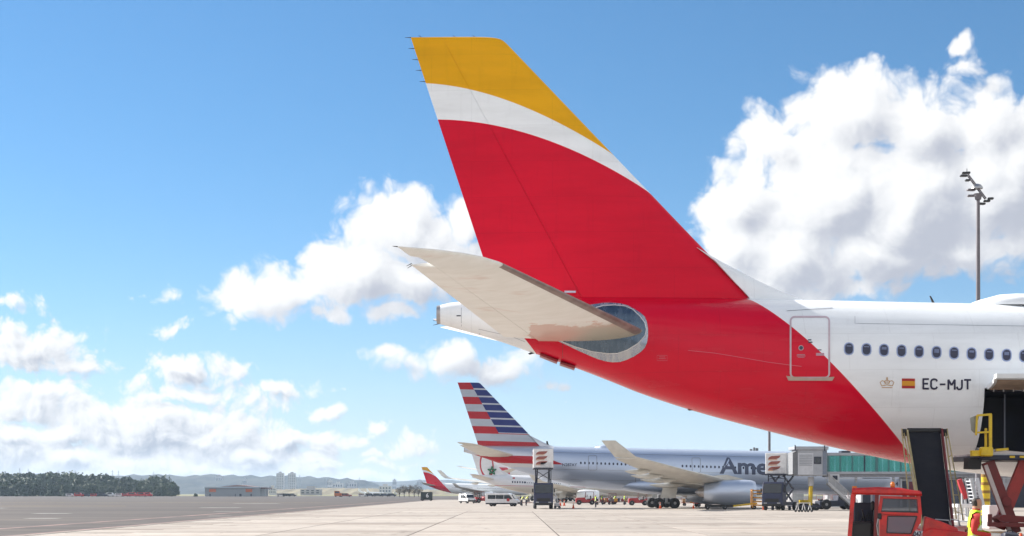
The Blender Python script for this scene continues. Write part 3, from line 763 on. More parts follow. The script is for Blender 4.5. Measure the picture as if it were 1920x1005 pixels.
b = MB(); stroke(b, inner, 1.5, 0.032, closed=True); b.build('seal_rim', M('white_seal', (0.7, 0.7, 0.7), .4), near, smooth=True)
# rear door, sill, porthole
GLYPH = M('dark_blue_lettering', (0.012, 0.012, 0.05), 0.4, var=0)
dr = rrect(1482.2, 1554.6, 594.5, 708, 8, 4); dr = dense(dr + dr[:1], 6)[:-1]
b = MB(); patch(b, dr, 0.006, 6); door = b.build('door', P_SHULL, near, smooth=True, auto=60)
b = MB(); stroke(b, dr, 3.3, 0.016, closed=True); b.build('door_frame', M('door_outline', (0.60, 0.47, 0.53), .35, var=.1), door)
b = MB(); patch(b, [(1474,704.5),(1483,706),(1490,711),(1548,711.5),(1556,707),(1564,706.5),(1560,713.5),(1478,713)], 0.05, 2); b.build('sill', M('sill_plate', (0.5, 0.40, 0.34), .5), door)
b = MB(); patch(b, [(1501.7+4.8*math.cos(R(k*30)), 652.6+4.8*math.sin(R(k*30))) for k in range(12)], 0.02, 2); b.build('porthole_ring', M('porthole_rim', (.6, .55, .6), .3), door)
b = MB(); patch(b, [(1501.7+3.6*math.cos(R(k*30)), 652.6+3.6*math.sin(R(k*30))) for k in range(12)], 0.03, 2); b.build('porthole', P_PANE, door)
for x0, x1, y0, y1, c in ((1515, 1521, 636.5, 638.5, GLYPH), (1515, 1523, 641, 643, GLYPH), (1533, 1540, 655.5, 657, GLYPH), (1494, 1509, 664.5, 665.5, None), (1494, 1510, 667, 668, None), (1496, 1508, 669.5, 670.3, None), (1530, 1545, 662, 667, None)):
    b = MB(); patch(b, [(x0, y0), (x1, y0), (x1, y1), (x0, y1)], 0.018, 1); b.build('door_notice', c or M('pale_notice', (.55, .30, .38), .5), door)
# cabin windows, each with its ring
for k in range(13):
    x = 1591.7 + 32.85*k; y = 654 + 0.041*(x-1591.7)
    b = MB(); patch(b, rrect(x-9.4, x+9.4, y-12, y+12, 8.5, 3), 0.010, 2); w = b.build('window', P_RING, near, smooth=True, auto=40)
    b = MB(); patch(b, rrect(x-7.2, x+7.2, y-9.8, y+9.8, 6.5, 3), 0.018, 2); b.build('pane', P_PANE, w, smooth=True, auto=40)
    b = MB(); dn_ = (0, 0, 3, 0, 1, 5, 0, 2, 0, 4, 0, 1, 0)[k]; stroke(b, [(x-4.6, y-5+dn_*.5), (x+4.6, y-4.6+dn_*.5)], 2.0+dn_, 0.022); b.build('shade', M('window_shade', (.16, .20, .34), .5), w)
# registration, flag, crown
def gl(x0, x1, strokes, y0=710.8, y1=728.6):
    b = MB()
    for s in strokes:
        pts = [(x0+(x1-x0)*u, y0+(y1-y0)*v + 0.02*(x0-1730)) for u, v in s]; stroke(b, dense(pts, 3), 3.5, 0.012)
    return b.build('letter', GLYPH, near)
gl(1731, 1741.5, [[(0, 0), (0, 1)], [(-.13, 0), (1, 0)], [(0, .48), (.85, .48)], [(-.13, 1), (1, 1)]])
gl(1745.5, 1757, [[(1, .22), (.85, .05), (.6, 0), (.4, 0), (.15, .06), (0, .25), (0, .75), (.15, .94), (.4, 1), (.6, 1), (.85, .95), (1, .78)]])
gl(1762, 1772.5, [[(0, .52), (1, .52)]])
gl(1778, 1790, [[(0, 1.06), (0, 0)], [(0, 0), (.5, .6)], [(.5, .6), (1, 0)], [(1, 0), (1, 1.06)]])
gl(1794, 1803.5, [[(1, 0), (1, .75), (.85, .95), (.6, 1), (.35, 1), (.1, .93), (0, .72)]])
gl(1807.5, 1820.5, [[(0, 0), (1, 0)], [(.5, 0), (.5, 1)]])
FR, FY = M('flag_red', (.42, .015, .015), .4, var=.05), M('flag_yellow', (.72, .33, .01), .4, var=.05)
for k, (ya, yb, m_) in enumerate(((709.6, 714.4, FR), (714.4, 723.2, FY), (723.2, 728, FR))):
    b = MB(); patch(b, [(1691, ya), (1703, ya), (1715.4, ya+.3), (1715.4, yb+.3), (1703, yb), (1691, yb)], 0.012, 1); b.build('flag_band', m_, near)
b = MB()
for pts in ([(1653, 726.5), (1673, 726.8)], [(1653, 723.5), (1650, 717), (1654, 713.5), (1658, 715), (1660, 720)], [(1660, 720), (1659, 714), (1663, 711.5), (1667, 714), (1666, 720)], [(1666, 720), (1668, 715), (1672, 713.5), (1676, 717), (1673, 723.5)], [(1653, 723.5), (1663, 721.5), (1673, 723.5)], [(1663, 720), (1663, 707)], [(1661, 709), (1665, 709)]):
    stroke(b, pts, 1.2, 0.012)
b.build('crown_emblem', M('gold_emblem', (.50, .26, .06), .4, var=.05), near)
# skin seams, and the mirrored horizon drawn as a line on the red hull
SEAM = M('skin_line', (.30, .32, .37), .5, var=.1); PALE_RED = M('pale_red_line', (.62, .16, .22), .4, var=.1)
for pts, w, m_ in (([(1475, 583), (1561, 577.5)], 1.0, SEAM), ([(1603, 593), (1603, 606.5), (1760, 609), (1920, 611.5)], .7, SEAM), ([(1290, 657), (1340, 662), (1400, 672), (1440, 679), (1478, 684), (1503, 687)], .9, PALE_RED), ([(865, 571), (865, 619)], .7, SEAM), ([(898, 617), (900, 631)], .6, SEAM), ([(898, 617), (960, 631), (985, 641)], .6, SEAM), ([(1055, 643), (1055, 680)], .9, M('dark_red_seam', (.2, .01, .015), .4))):
    b = MB(); stroke(b, dense(pts, 8), w, 0.006); b.build('skin_line', m_, near)
for (x0, x1, y0, y1) in ((1232, 1251, 666, 676),):
    b = MB(); stroke(b, [(x0, y0), (x1, y0+.5), (x1, y1), (x0, y1)], .6, 0.008, closed=True); stroke(b, [(x0+4, y0+3), (x1-4, y0+3.3)], .8, .008); stroke(b, [(x0+3, y0+6), (x1-3, y0+6.3)], .8, .008); b.build('stencil_notice', PALE_RED, near)
b = MB(); patch(b, [(856, 591), (864, 591), (864, 593), (856, 593)], .01, 1); b.build('latch_notice', GLYPH, near)
# belly flap, drain masts, roof aerials, radome
zk = _fb
b = MB(); b.prism([(mx(1013), mz(664)), (mx(1046), mz(677)), (mx(1044), mz(681)), (mx(1012), mz(668))], -.35, .35); b.prism([(mx(1050), mz(680)), (mx(1077), mz(688)), (mx(1077), mz(693)), (mx(1050), mz(684))], -.35, .35); b.build('belly_flap', M('flap_red', (.30, .012, .02), .4), near)
b = MB(); b.prism([(mx(1004), mz(657)), (mx(990), mz(663)), (mx(993), mz(665)), (mx(1008), mz(661))], -.03, .03); b.build('drain_mast', P_DARK, near)
b = MB(); b.prism([(mx(1301), mz(764)), (mx(1289), mz(768)), (mx(1292), mz(770)), (mx(1304), mz(769))], -.03, .03); b.build('drain_mast', P_DARK, near)
b = MB(); b.prism([(mx(1754), mz(571)), (mx(1745), mz(555)), (mx(1743), mz(555)), (mx(1749), mz(571))], -.03, .03); b.build('roof_aerial', P_DARK, near)
b = MB(); b.loft([[(mx(x), w*math.cos(t), mz(y0)+(mz(y1)-mz(y0))*max(0, math.sin(t))**.8) for t in [math.pi*k/12 for k in range(13)]] for x, w, y0, y1 in ((1812, .1, 574, 572), (1835, .5, 575, 563), (1870, .8, 576, 553.5), (1900, .95, 577, 551.5), (1950, .95, 578, 552), (2000, .8, 579, 556), (2040, .2, 580, 572))], closed=False)
b.build('radome', P_WHITE, near, smooth=True)
b = MB(); b.cbox((mx(1068), -.42, mz(550.5)), (.36, .12, .06)); b.build('fin_root_block', M('pale_block', (.5, .55, .7), .4), near)
# cargo hold behind the opening and its raised door
zc, hh, w = fus(HX0 + 1.3); ztop, zbot = zc - .075*hh, zc - .735*hh
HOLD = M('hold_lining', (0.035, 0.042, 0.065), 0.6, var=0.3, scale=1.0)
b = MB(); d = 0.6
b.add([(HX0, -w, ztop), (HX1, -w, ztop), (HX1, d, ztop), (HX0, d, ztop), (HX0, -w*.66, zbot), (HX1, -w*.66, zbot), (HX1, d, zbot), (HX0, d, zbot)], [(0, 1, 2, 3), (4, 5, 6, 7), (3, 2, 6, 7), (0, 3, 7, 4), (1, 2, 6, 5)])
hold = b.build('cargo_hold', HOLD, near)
for x in (HX0 + 1.0, HX0 + 2.0):
    b = MB(); b.box(x-.02, x+.02, -1.5, -1.46, zbot+.02, ztop-.02); b.build('net_post', M('net_post', (.2, .22, .28), .5), hold)
b = MB(); nose = []
for k in range(9):
    a = math.pi*.5*k/8; y = -2.78 - 1.55*math.sin(a*.95); z = ztop + .04 + .24*(k/8)**1.25; nose.append((y, z))
rg = [[(X, y, z) for y, z in nose] + [(X, y-.03, z+.13) for y, z in nose[::-1]] for X in (HX0+.05, HX0+.4, HX0+1.5, HX1)]
rg[0] = [(x-.30*(k if k < 9 else 17-k)/8+(.10 if k in (8, 9) else 0), y, z) for k, (x, y, z) in enumerate(rg[0])]
b.loft(rg); cdoor = b.build('cargo_door', P_WHITE, near, smooth=True, auto=30)
b = MB(); b.loft([[(X+(-.27*k/8 if X < HX0+.2 else 0), y, z-.012) for k, (y, z) in enumerate(nose[:-1])] for X in (HX0+.12, HX0+1.4, HX1-.05)], False, False, False); b.build('door_lining', M('tan_lining', (.36, .26, .19), .6, var=.3), cdoor, smooth=True)
for k in range(9):
    b = MB(); b.box(HX0+.2+k*.3, HX0+.23+k*.3, -2.92, -2.80, ztop-.03, ztop+.06); b.build('hinge', P_LIP, cdoor)

# ------------------------------------------------------------------ the other aircraft
AAX, AAY = -3.96, 205.7
aa = airliner('airliner', 'silver airliner with red, white and blue striped tail parked behind the near one', (AAX, AAY, 0), P_FFIN, P_FHULL, engp=P_SILV)
AAF = 203.0/FPX
def aap(px, py, off=0.02): return fus_y((px-CX)*AAF - AAX, CAMH + (HOR-py)*AAF, off)
def letters(txt, parent, size, bold, conv, mat, name='lettering', advance=1.0):
    """words in Blender's own font laid on a surface: conv(x, z) -> point"""
    cu = bpy.data.curves.new('text', 'FONT'); cu.body = txt; cu.size = size; cu.offset = bold; cu.space_character = advance; cu.resolution_u = 3
    o = bpy.data.objects.new('text', cu); COL.objects.link(o); dg = bpy.context.evaluated_depsgraph_get()
    me = bpy.data.meshes.new_from_object(o.evaluated_get(dg)); bpy.data.objects.remove(o)
    bm = bmesh.new(); bm.from_mesh(me); bmesh.ops.triangulate(bm, faces=bm.faces)
    bmesh.ops.subdivide_edges(bm, edges=[e for e in bm.edges if e.calc_length() > size*.3], cuts=2)
    for v in bm.verts: v.co = conv(v.co.x, v.co.y)
    bm.to_mesh(me); bm.free(); me.materials.clear(); me.materials.append(mat)
    return link(bpy.data.objects.new(name, me), parent)
AX0, AZ0 = (1351-CX)*AAF - AAX, CAMH + (HOR-887)*AAF
letters('American', aa, 2.9, .085, lambda x, z: fus_y(AX0+x*1.12, AZ0+z-.03*x, .03), M('slate_lettering', (.05, .065, .12), .4, var=0))
letters('N287AY', aa, .55, .01, lambda x, z: fus_y((1054-CX)*AAF-AAX+x, CAMH+(HOR-874)*AAF+z, .03), M('slate_lettering'), 'registration')
b = MB(); b.loft([[(x, w*math.cos(t), z0+h*max(0, math.sin(t))) for t in [math.pi*k/10 for k in range(11)]] for x, w, z0, h in ((15.0, .1, 8.0, .1), (16, .7, 7.95, .45), (17.5, .8, 7.93, .5), (18.6, .1, 7.9, .1))], closed=False); b.build('radome', P_SILV, aa, smooth=True)
b = MB(); b.prism([(9.0, 7.9), (8.7, 8.9), (8.5, 8.9), (8.6, 7.9)], -.04, .04); b.build('roof_aerial', P_DARK, aa)
def sfu(x, z, off): return fus_y(x, z, off)
for X_, z_, w_d, h_d in ((14.0, 5.0, 1.1, 1.9), (27.6, 4.7, 1.1, 1.9), (46.6, 4.3, 1.1, 1.9), (20.2, 3.3, 2.7, 1.7)):
    o_ = rrect(X_, X_+w_d, z_, z_+h_d, .15, 2); o_ = dense(o_+o_[:1], .3)[:-1]; b = MB(); stroke(b, o_, .07, .02, sfu, True); b.build('door', M('door_seam', (.22, .25, .32), .4), aa)
for z_ in (3.6, 4.9, 7.1):
    b = MB(); stroke(b, [(x_, z_-.0214*(x_-20)) for x_ in range(8, 48, 2)], .035, .012, sfu); b.build('skin_line', M('door_seam'), aa)
# white aircraft with a star on the fin
def arc_fin(N, x, y, z):
    # two red arcs: an ellipse ring
    u = N.m('MULTIPLY', N.m('SUBTRACT', x, 1.9), 1/2.1); v = N.m('MULTIPLY', N.m('SUBTRACT', N.m('MULTIPLY_ADD', x, .25, z), 11.7), 1/4.0)
    r = N.m('SQRT', N.m('ADD', N.m('MULTIPLY', u, u), N.m('MULTIPLY', v, v)))
    f = N.m('MULTIPLY', N.m('GREATER_THAN', r, 0.80), N.m('LESS_THAN', r, 1.0))
    return N.mix(f, (.72, .73, .76), (.45, .03, .05))
P_ARC = paint('arc_fin_paint', arc_fin)
def star_hull(N, x, y, z):
    zz = N.m('MULTIPLY_ADD', x, 0.02, z)
    f = N.m('MULTIPLY', N.m('GREATER_THAN', zz, 5.15), N.m('LESS_THAN', zz, 5.3)); c = N.mix(f, (.68, .70, .74), (.40, .06, .07))
    return N.mix(N.m('LESS_THAN', zz, 5.0), c, (.60, .57, .52))
RY, RS = 322.0, 0.70
ramx = (-5.9*RS)
ram = airliner('airliner', 'white airliner with a green star and red arcs on its tail', (-6.6, RY, 0), P_ARC, paint('star_hull_paint', star_hull), scale=RS)
b = MB(); pts = []
cx_, cz_ = 3.5, 9.5
for k in range(5):
    a = R(90 + 144*k); pts.append((cx_+1.35*math.cos(a), cz_+1.35*math.sin(a)))
for a_, c_ in zip(pts, pts[1:]+pts[:1]):
    d_ = Vector((c_[0]-a_[0], c_[1]-a_[1])).normalized(); n_ = Vector((-d_.y, d_.x))*.16
    b.add([(a_[0]+n_.x, -.80, a_[1]+n_.y), (a_[0]-n_.x, -.80, a_[1]-n_.y), (c_[0]-n_.x, -.80, c_[1]-n_.y), (c_[0]+n_.x, -.80, c_[1]+n_.y)], [(0, 1, 2, 3)])
b.build('star_emblem', M('star_green', (.01, .17, .07), .4, var=0), ram)
for k in range(6):
    vs = [fus_y(9.6+.73*k+u, 6.15-.02*k+v, .02) for u, v in rrect(-.2, .2, -.3, .3, .12, 2)]; bb = MB(); bb.add(vs, [tuple(range(len(vs)))]); bb.build('window', P_PANE, ram)
b = MB(); vs = [fus_y(9.6+u, 7.1+v, .02) for u, v in ((0, 0), (.7, 0), (.7, .4), (0, .4))]; b.add(vs, [(0, 1, 2, 3)]); b.build('flag_band', FR, ram)
# its neighbour further off, only its back, tailplane and wing in view
def band_hull(N, x, y, z): return N.mix(N.m('MULTIPLY', N.m('GREATER_THAN', N.m('MULTIPLY_ADD', x, .35, z), 7.6), N.m('LESS_THAN', x, 4.2)), (.78, .78, .79), (.62, .03, .06))
far = airliner('airliner', 'distant white and red airliner facing away behind the star-tailed one', (-4.3, 372, 0), P_WHITE, paint('red_band_hull_paint', band_hull), rz=R(52), engp=P_WHITE)
sm_ = airliner('airliner', 'small distant airliner with red fin and yellow tip left of the star-tailed one', (-31.2, 572, 0), P_SFIN, P_SHULL, scale=0.70)
# ------------------------------------------------------------------ people
def person_mesh(kind):
    """skeleton of joints with radii, grown with a skin modifier: one continuous body, 1.76 m, facing +x"""
    V = {'pel': (0, 0, .96, .135), 'wai': (0, 0, 1.10, .13), 'che': (.01, 0, 1.30, .15), 'nek': (0, 0, 1.48, .065), 'jaw': (.03, 0, 1.57, .075), 'hed': (.015, 0, 1.66, .092), 'top': (0, 0, 1.72, .065)}
    E = [('pel', 'wai'), ('wai', 'che'), ('che', 'nek'), ('nek', 'jaw'), ('jaw', 'hed'), ('hed', 'top')]
    if kind == 'bend':
        V.update({'wai': (.05, 0, 1.09, .13), 'che': (.20, 0, 1.25, .15), 'nek': (.34, 0, 1.36, .065), 'jaw': (.42, 0, 1.42, .075), 'hed': (.44, 0, 1.50, .092), 'top': (.44, 0, 1.56, .065)})
    for s, n in ((1, 'l'), (-1, 'r')):
        c = V['che']
        V['hip'+n] = (0, .10*s, .90, .105); V['kne'+n] = (.02+(.06*s if kind == 'walk' else 0), .11*s, .50, .072); V['ank'+n] = (-.02+(.10*s if kind == 'walk' else 0), .115*s, .09, .05); V['toe'+n] = (.13+(.10*s if kind == 'walk' else 0), .125*s, .045, .045)
        V['sho'+n] = (c[0]-.01, .185*s, c[2]+.10, .075)
        if kind in ('hold', 'bend'):
            V['elb'+n] = (c[0]-.06+(.12 if kind == 'bend' else 0), .25*s, c[2]-.20, .055); V['wri'+n] = (c[0]+.20+(.12 if kind == 'bend' else 0), .17*s, c[2]-.24, .038); V['pal'+n] = (c[0]+.28+(.12 if kind == 'bend' else 0), .14*s, c[2]-.25, .036)
            f = (c[0]+.34+(.12 if kind == 'bend' else 0), .12*s, c[2]-.25)
        else:
            V['elb'+n] = (c[0]-.03, .26*s, c[2]-.20, .052); V['wri'+n] = (c[0]+.03, .27*s, c[2]-.46, .036); V['pal'+n] = (c[0]+.05, .265*s, c[2]-.54, .036)
            f = (c[0]+.06, .26*s, c[2]-.60)
        E += [('pel', 'hip'+n), ('hip'+n, 'kne'+n), ('kne'+n, 'ank'+n), ('ank'+n, 'toe'+n), ('che', 'sho'+n), ('sho'+n, 'elb'+n), ('elb'+n, 'wri'+n), ('wri'+n, 'pal'+n)]
        p = V['pal'+n]; dn = Vector(f)-Vector(p[:3]); dn.normalize()
        for q in range(4):                               # four fingers of unequal length, a thumb from the side of the palm
            o = (q-1.5)*.021; ln = (.062, .074, .070, .054)[q]
            a = Vector(p[:3]) + Vector((0, 0, -o)) if kind in ('hold', 'bend') else Vector(p[:3]) + Vector((-o, 0, 0))
            V['f%d%s' % (q, n)] = (*(a + dn*.055), .0095); V['g%d%s' % (q, n)] = (*(a + dn*(.055+ln*.6) + Vector((-.01, -.025*s, -.012))), .008)
            E += [('pal'+n, 'f%d%s' % (q, n)), ('f%d%s' % (q, n), 'g%d%s' % (q, n))]
        t = Vector(p[:3]) + (Vector((.01, -.03*s, .04)) if kind in ('hold', 'bend') else Vector((.045, -.01*s, -.01)))
        V['th'+n] = (*t, .0105); E.append(('pal'+n, 'th'+n))
    names = list(V); me = bpy.data.meshes.new('body'); me.from_pydata([V[k][:3] for k in names], [(names.index(a), names.index(c)) for a, c in E], [])
    o = bpy.data.objects.new('body', me); COL.objects.link(o); md = o.modifiers.new('skin', 'SKIN'); md.branch_smoothing = 0.3
    sv = me.skin_vertices[0].data
    for i, k in enumerate(names):
        r = V[k][3]; sv[i].radius = (r, r)
        if k in ('pel', 'wai', 'che'): sv[i].radius = (r*.80, r*1.15)
        sv[i].use_root = (k == 'pel')
    sb = o.modifiers.new('sub', 'SUBSURF'); sb.levels = 1; sb.render_levels = 1
    dg = bpy.context.evaluated_depsgraph_get(); out = bpy.data.meshes.new_from_object(o.evaluated_get(dg)); bpy.data.objects.remove(o)
    out.polygons.foreach_set('use_smooth', [True]*len(out.polygons))
    hd, ck = Vector(V['hed'][:3]), Vector(V['che'][:3])
    reg = []
    for pl in out.polygons:
        c = pl.center
        if (c-hd).length < .17 and c.z > V['nek'][2]-.02: reg.append(1 if c.z < V['nek'][2]+.035 else 0 if not (c.z > hd.z+.025 or c.x < hd.x+.012 and c.z > hd.z-.085) else 3)
        elif c.z < .10: reg.append(4)
        elif c.z < 1.0 and abs(c.y) < .235 and abs(c.y) < .19+.04*(c.z < .8): reg.append(2)
        elif abs(c.y) > .175 or c.x > ck.x+.19:
            pa = min((c-Vector(V['pal'+n][:3])).length for n in 'lr'); reg.append(5 if pa < .10 else 1)
        elif c.z > .98: reg.append(1)
        else: reg.append(2)
    out.polygons.foreach_set('material_index', reg)
    return out, reg, ck
PM = {k: person_mesh(k) for k in ('stand', 'hold', 'bend', 'walk')}
SKIN, HAIR = M('skin', (.42, .22, .15), .55, var=.1), M('dark_hair', (.018, .013, .011), .6, var=.2)
NAVY, SHOE = M('navy_trousers', (.018, .022, .045), .8, var=.2), M('black_shoes', (.015, .015, .015), .6)
def vest_mesh(src, reg, ck):
    """the torso's own skin moved outwards: a sleeveless vest with two reflective bands"""
    idx = {}; vs = []; fs = []; mi = []
    for pl, r in zip(src.polygons, reg):
        c = pl.center
        if r in (1, 2) and c.z > .90 and abs(c.y) < .195 and c.z < 1.50 and (c-ck).length < .42 and c.x < ck.x+.22:
            f = []
            for i in pl.vertices:
                if i not in idx: idx[i] = len(vs); v = src.vertices[i]; vs.append(v.co + v.normal*.022)
                f.append(idx[i])
            fs.append(f); mi.append(1 if (.98 < c.z < 1.045 or 1.14 < c.z < 1.19) else 0)
    me = bpy.data.meshes.new('vest'); me.from_pydata(vs, [], fs); me.polygons.foreach_set('material_index', mi); me.polygons.foreach_set('use_smooth', [True]*len(fs))
    return me
VM = {k: vest_mesh(*PM[k]) for k in PM}
VEST, BAND = M('lime_vest', (.60, .86, .02), .7, var=.15, scale=8), M('reflective_band', (.62, .64, .60), .4)
for k in PM:
    for m_ in (SKIN, NAVY, NAVY, HAIR, SHOE, SKIN): PM[k][0].materials.append(m_)
    VM[k].materials.append(VEST); VM[k].materials.append(BAND)
def person(label, loc, rz, kind, top=NAVY, vest=VEST, glove=SKIN, group=None, scale=1.0):
    t = thing('person', label, 'person', loc, rz, group); t.scale = (scale,)*3
    o = bpy.data.objects.new('body', PM[kind][0]); link(o, t); setmat(o, SKIN, top, NAVY, HAIR, SHOE, glove)
    if vest:
        v = bpy.data.objects.new('vest', VM[kind]); link(v, t); setmat(v, vest, BAND)
    return t
w_ = person('worker with red sleeves and lime vest standing beside the belt loader', (GX(1829, 30), 30.0, 0), R(-12), 'hold', M('red_fleece', (.48, .03, .025), .8, var=.2), glove=M('white_glove', (.62, .6, .58), .7)); w_.scale = (1.25, 1.25, 1.085)
# ------------------------------------------------------------------ belt loader at the rear hold
REDP = M('vehicle_red', (.56, .02, .016), .34, var=.32, coat=.25, scale=3.0)
DRED = M('dark_red_steel', (.16, .018, .018), .5, var=.25)
NAV = M('navy_steel', (.02, .025, .05), .5, var=.25)
BLK = M('black_plastic', (.018, .018, .02), .55, var=.25)
BELT = M('belt_rubber', (.008, .008, .014), .85, var=.3, scale=2, bump=.2)
STEEL = M('bare_steel', (.42, .43, .45), .35, .8, var=.2)
BEIGE = M('beige_guard', (.42, .34, .17), .55, var=.25, scale=3)
bl = thing('belt_loader', 'red belt loader with raised black belt leaning up to the airliner belly', 'belt loader', (11.9, 44.2, 0))
o0 = Vector((11.9, 44.2, 0))
TL, TR_ = U(1703, 808, 46.35)-o0, U(1763, 808, 46.35)-o0
BL, BR = U(1732, 992, 42.9)-o0, U(1784, 992, 42.9)-o0
def belt_surface(dz, k0=0, k1=1, wid=1.0, n=14):
    b = MB(); rings = []
    for i in range(n+1):
        u = k0+(k1-k0)*i/n; a, c = lerp3(TL, BL, u), lerp3(TR_, BR, u); m_ = (a+c)/2
        a, c = m_+(a-m_)*wid, m_+(c-m_)*wid
        rings.append([a+Vector((0, 0, dz)), c+Vector((0, 0, dz)), c+Vector((0, .03, dz-.10)), a+Vector((0, .03, dz-.10))])
    return b.loft(rings)
belt_surface(0).build('belt', BELT, bl)
b = MB(); b.tube([TL+Vector((-.02, .02, .0)), TR_+Vector((.02, .02, .0))], .09, 12); b.build('head_roller', BLK, bl, smooth=True, auto=40)
b = MB(); b.cbox(tuple((TL+TR_)/2+Vector((0, .02, .02))), (1.02, .16, .12), 0, .03); b.build('bumper', BLK, bl)
for s, a, c, m_ in ((-1, TL, BL, BEIGE), (1, TR_, BR, DRED)):
    b = MB(); b.bar(a+Vector((.04*s, -.03, -.02)), c+Vector((.04*s, -.03, .02)), .05, .14 if s < 0 else .24); b.build('side_rail', m_, bl)
    b = MB(); p0, p1 = a+Vector((.14*s, -.05, -.06)), c+Vector((.12*s, -.05, .30)); b.tube([p0, p1], .022, 6)
    b.build('guard_rail', BEIGE, bl)
    b = MB(); q0, q1 = a+Vector((.20*s, -.02, .06)), lerp3(a, c, .95)+Vector((.34*s, -.02, .10)); b.tube([q0, q1], .02, 6); b.build('guard_rail', BEIGE, bl)
    for u in (.08, .3, .52, .74, .93):
        b = MB(); b.tube([lerp3(p0, p1, u), lerp3(q0, q1, u)], .014, 5); b.build('guard_post', BEIGE, bl)
    b = MB(); b.cbox(tuple(a+Vector((.13*s, -.02, -.05))), (.14, .12, .22), 0, .02); b.build('end_block', BLK, bl)
b = MB(); b.bar(lerp3((TL+TR_)/2, (BL+BR)/2, .55)+Vector((0, .1, -.1)), (.1, .6, .6), .16, .16); b.build('lift_strut', DRED, bl)
b = MB(); b.prism([(-1.9, .42), (1.9, .42), (1.9, .95), (1.1, 1.02), (-.7, 1.02), (-1.9, .86)], -.95+.35, .85+.35, 'yz'); b.build('chassis', REDP, bl, bevel=.03)
for x in (-.85, 1.5):
    for y in (-1.2, 1.2):
        q = wheel(x, y, .36, .24, 'x'); q.build('wheel', [P_RUB, P_HUB], bl, smooth=True, auto=35)
# bonnet in front of the cab, with bright hand rails
for i, (x0, x1) in enumerate(((1742, 1752), (1752, 1781), (1781, 1800))):
    z0 = U(0, 985, 41)[2]
    b = MB(); zt = U(0, 974, 41).z; b.tube([(GX(x0, 41.2), -3.0, z0), (GX(x0+2, 41.2), -3.0, zt), (GX(x1-2, 41.2), -3.0, zt-.03), (GX(x1, 41.2), -3.0, z0-.02)], .018, 6)
    b.v = [(v[0]-o0.x, v[1], v[2]) for v in b.v]; b.build('hand_rail', STEEL, bl, smooth=True)
# ------------------------------------------------------------------ red tractor with a cab
tr = thing('tow_tractor', 'red tow tractor with an open glazed cab and orange beacon beside the belt', 'tractor', (GX(1664, 39.6)+.14, 39.6, 0), R(-13.6))
TX, TY = GX(1664, 39.6), 39.6
def T(px, py, dy=0.0):
    p = U(px, py, TY-.75); return Vector((p.x-TX, -.75+dy, p.z))
GLS = see_through('cab_glass', (.30, .33, .38), .16)
for dy in (0, 1.5):
    b = MB(); b.bar(T(1592.5, 1075, dy), T(1604, 928, dy), .085, .10); b.bar(T(1604, 930, dy), T(1608, 915, dy), .09, .10); b.build('front_pillar', REDP, tr)
    b = MB(); b.bar(T(1648, 926, dy), T(1645, 1010, dy), .10, .09); b.build('door_pillar', DRED if dy == 0 else REDP, tr)
    b = MB(); b.bar(T(1657, 930, dy), T(1652, 964, dy), .055, .08); b.bar(T(1724, 928, dy), T(1727, 965, dy), .07, .08); b.bar(T(1654, 962, dy), T(1729, 964, dy), .05, .06); b.bar(T(1654, 932, dy), T(1726, 934, dy), .05, .06); b.build('window_frame', REDP, tr)
    b = MB(); b.prism([(T(x, y).x, T(x, y).z) for x, y in ((1652, 966), (1729, 966), (1728, 980), (1712, 1003), (1710, 1060), (1652, 1060))], -.75+dy-.03*(dy == 0), -.75+dy+.03)
    dpan = b.build('side_panel', REDP, tr)
    b = MB(); b.prism([(T(x, y).x, T(x, y).z) for x, y in ((1668, 968), (1721, 968), (1710, 1000), (1666, 999))], -.75+dy-.045, -.75+dy-.032) if dy == 0 else b.prism([(T(x, y).x, T(x, y).z) for x, y in ((1668, 968), (1721, 968), (1710, 1000), (1666, 999))], .785, .80)
    b.build('lower_pane', see_through('dusty_pane', (.34, .30, .36), .38, .15), tr)
    b = MB(); b.prism([(T(x, y).x, T(x, y).z) for x, y in ((1658, 935), (1722, 936), (1724, 961), (1656, 960))], -.75+dy-.005, -.75+dy+.005); b.build('window_pane', GLS, tr)
    for q_ in (((1657.5, 934.5), (1722.5, 935.5)), ((1722.5, 935.5), (1724.5, 961)), ((1724.5, 961), (1655.5, 960)), ((1655.5, 960), (1657.5, 934.5))):
        b = MB(); b.bar(T(*q_[0], dy-.012), T(*q_[1], dy-.012), .02, .03); b.build('gasket', BLK, tr)
    for q_ in (((1668, 968), (1721, 968)), ((1721, 968), (1710, 1000)), ((1710, 1000), (1666, 999)), ((1666, 999), (1668, 968))):
        b = MB(); b.bar(T(*q_[0], dy-.04), T(*q_[1], dy-.04), .02, .025); b.build('gasket', BLK, tr)
b = MB(); rg = []
for y, e in ((-.86, .05), (-.80, 0), (.80, 0), (.86, .05)):
    rg.append([(T(x, 0).x, y, T(0, yy).z-(e if k < 5 else -e)) for k, (x, yy) in enumerate(((1602, 916), (1612, 914.5), (1650, 913), (1690, 914.5), (1729, 922), (1730, 930), (1700, 929), (1650, 928), (1604, 927)))])
b.loft(rg); b.build('cab_roof', REDP, tr, bevel=.015)
b = MB(); b.prism([(T(x, 0).x, T(0, y).z) for x, y in ((1690, 917), (1726, 920), (1726, 923), (1690, 920))], -.6, .6); b.build('roof_hatch', REDP, tr)
OR = M('amber_lens', (.75, .20, .02), .25, var=.1)
for px_, py_, r_ in ((1677, 913, .055), ):
    b = MB(); p = T(px_, py_, .3); b.lathe([(-.02, r_), (.03, r_*1.05), (.10, r_*.95), (.13, r_*.5)], tuple(p), 'z', 14); b.build('beacon', OR, tr, smooth=True)
    b = MB(); b.cbox((p.x, p.y, p.z-.04), (.10, .10, .06)); b.build('beacon_base', BLK, tr)
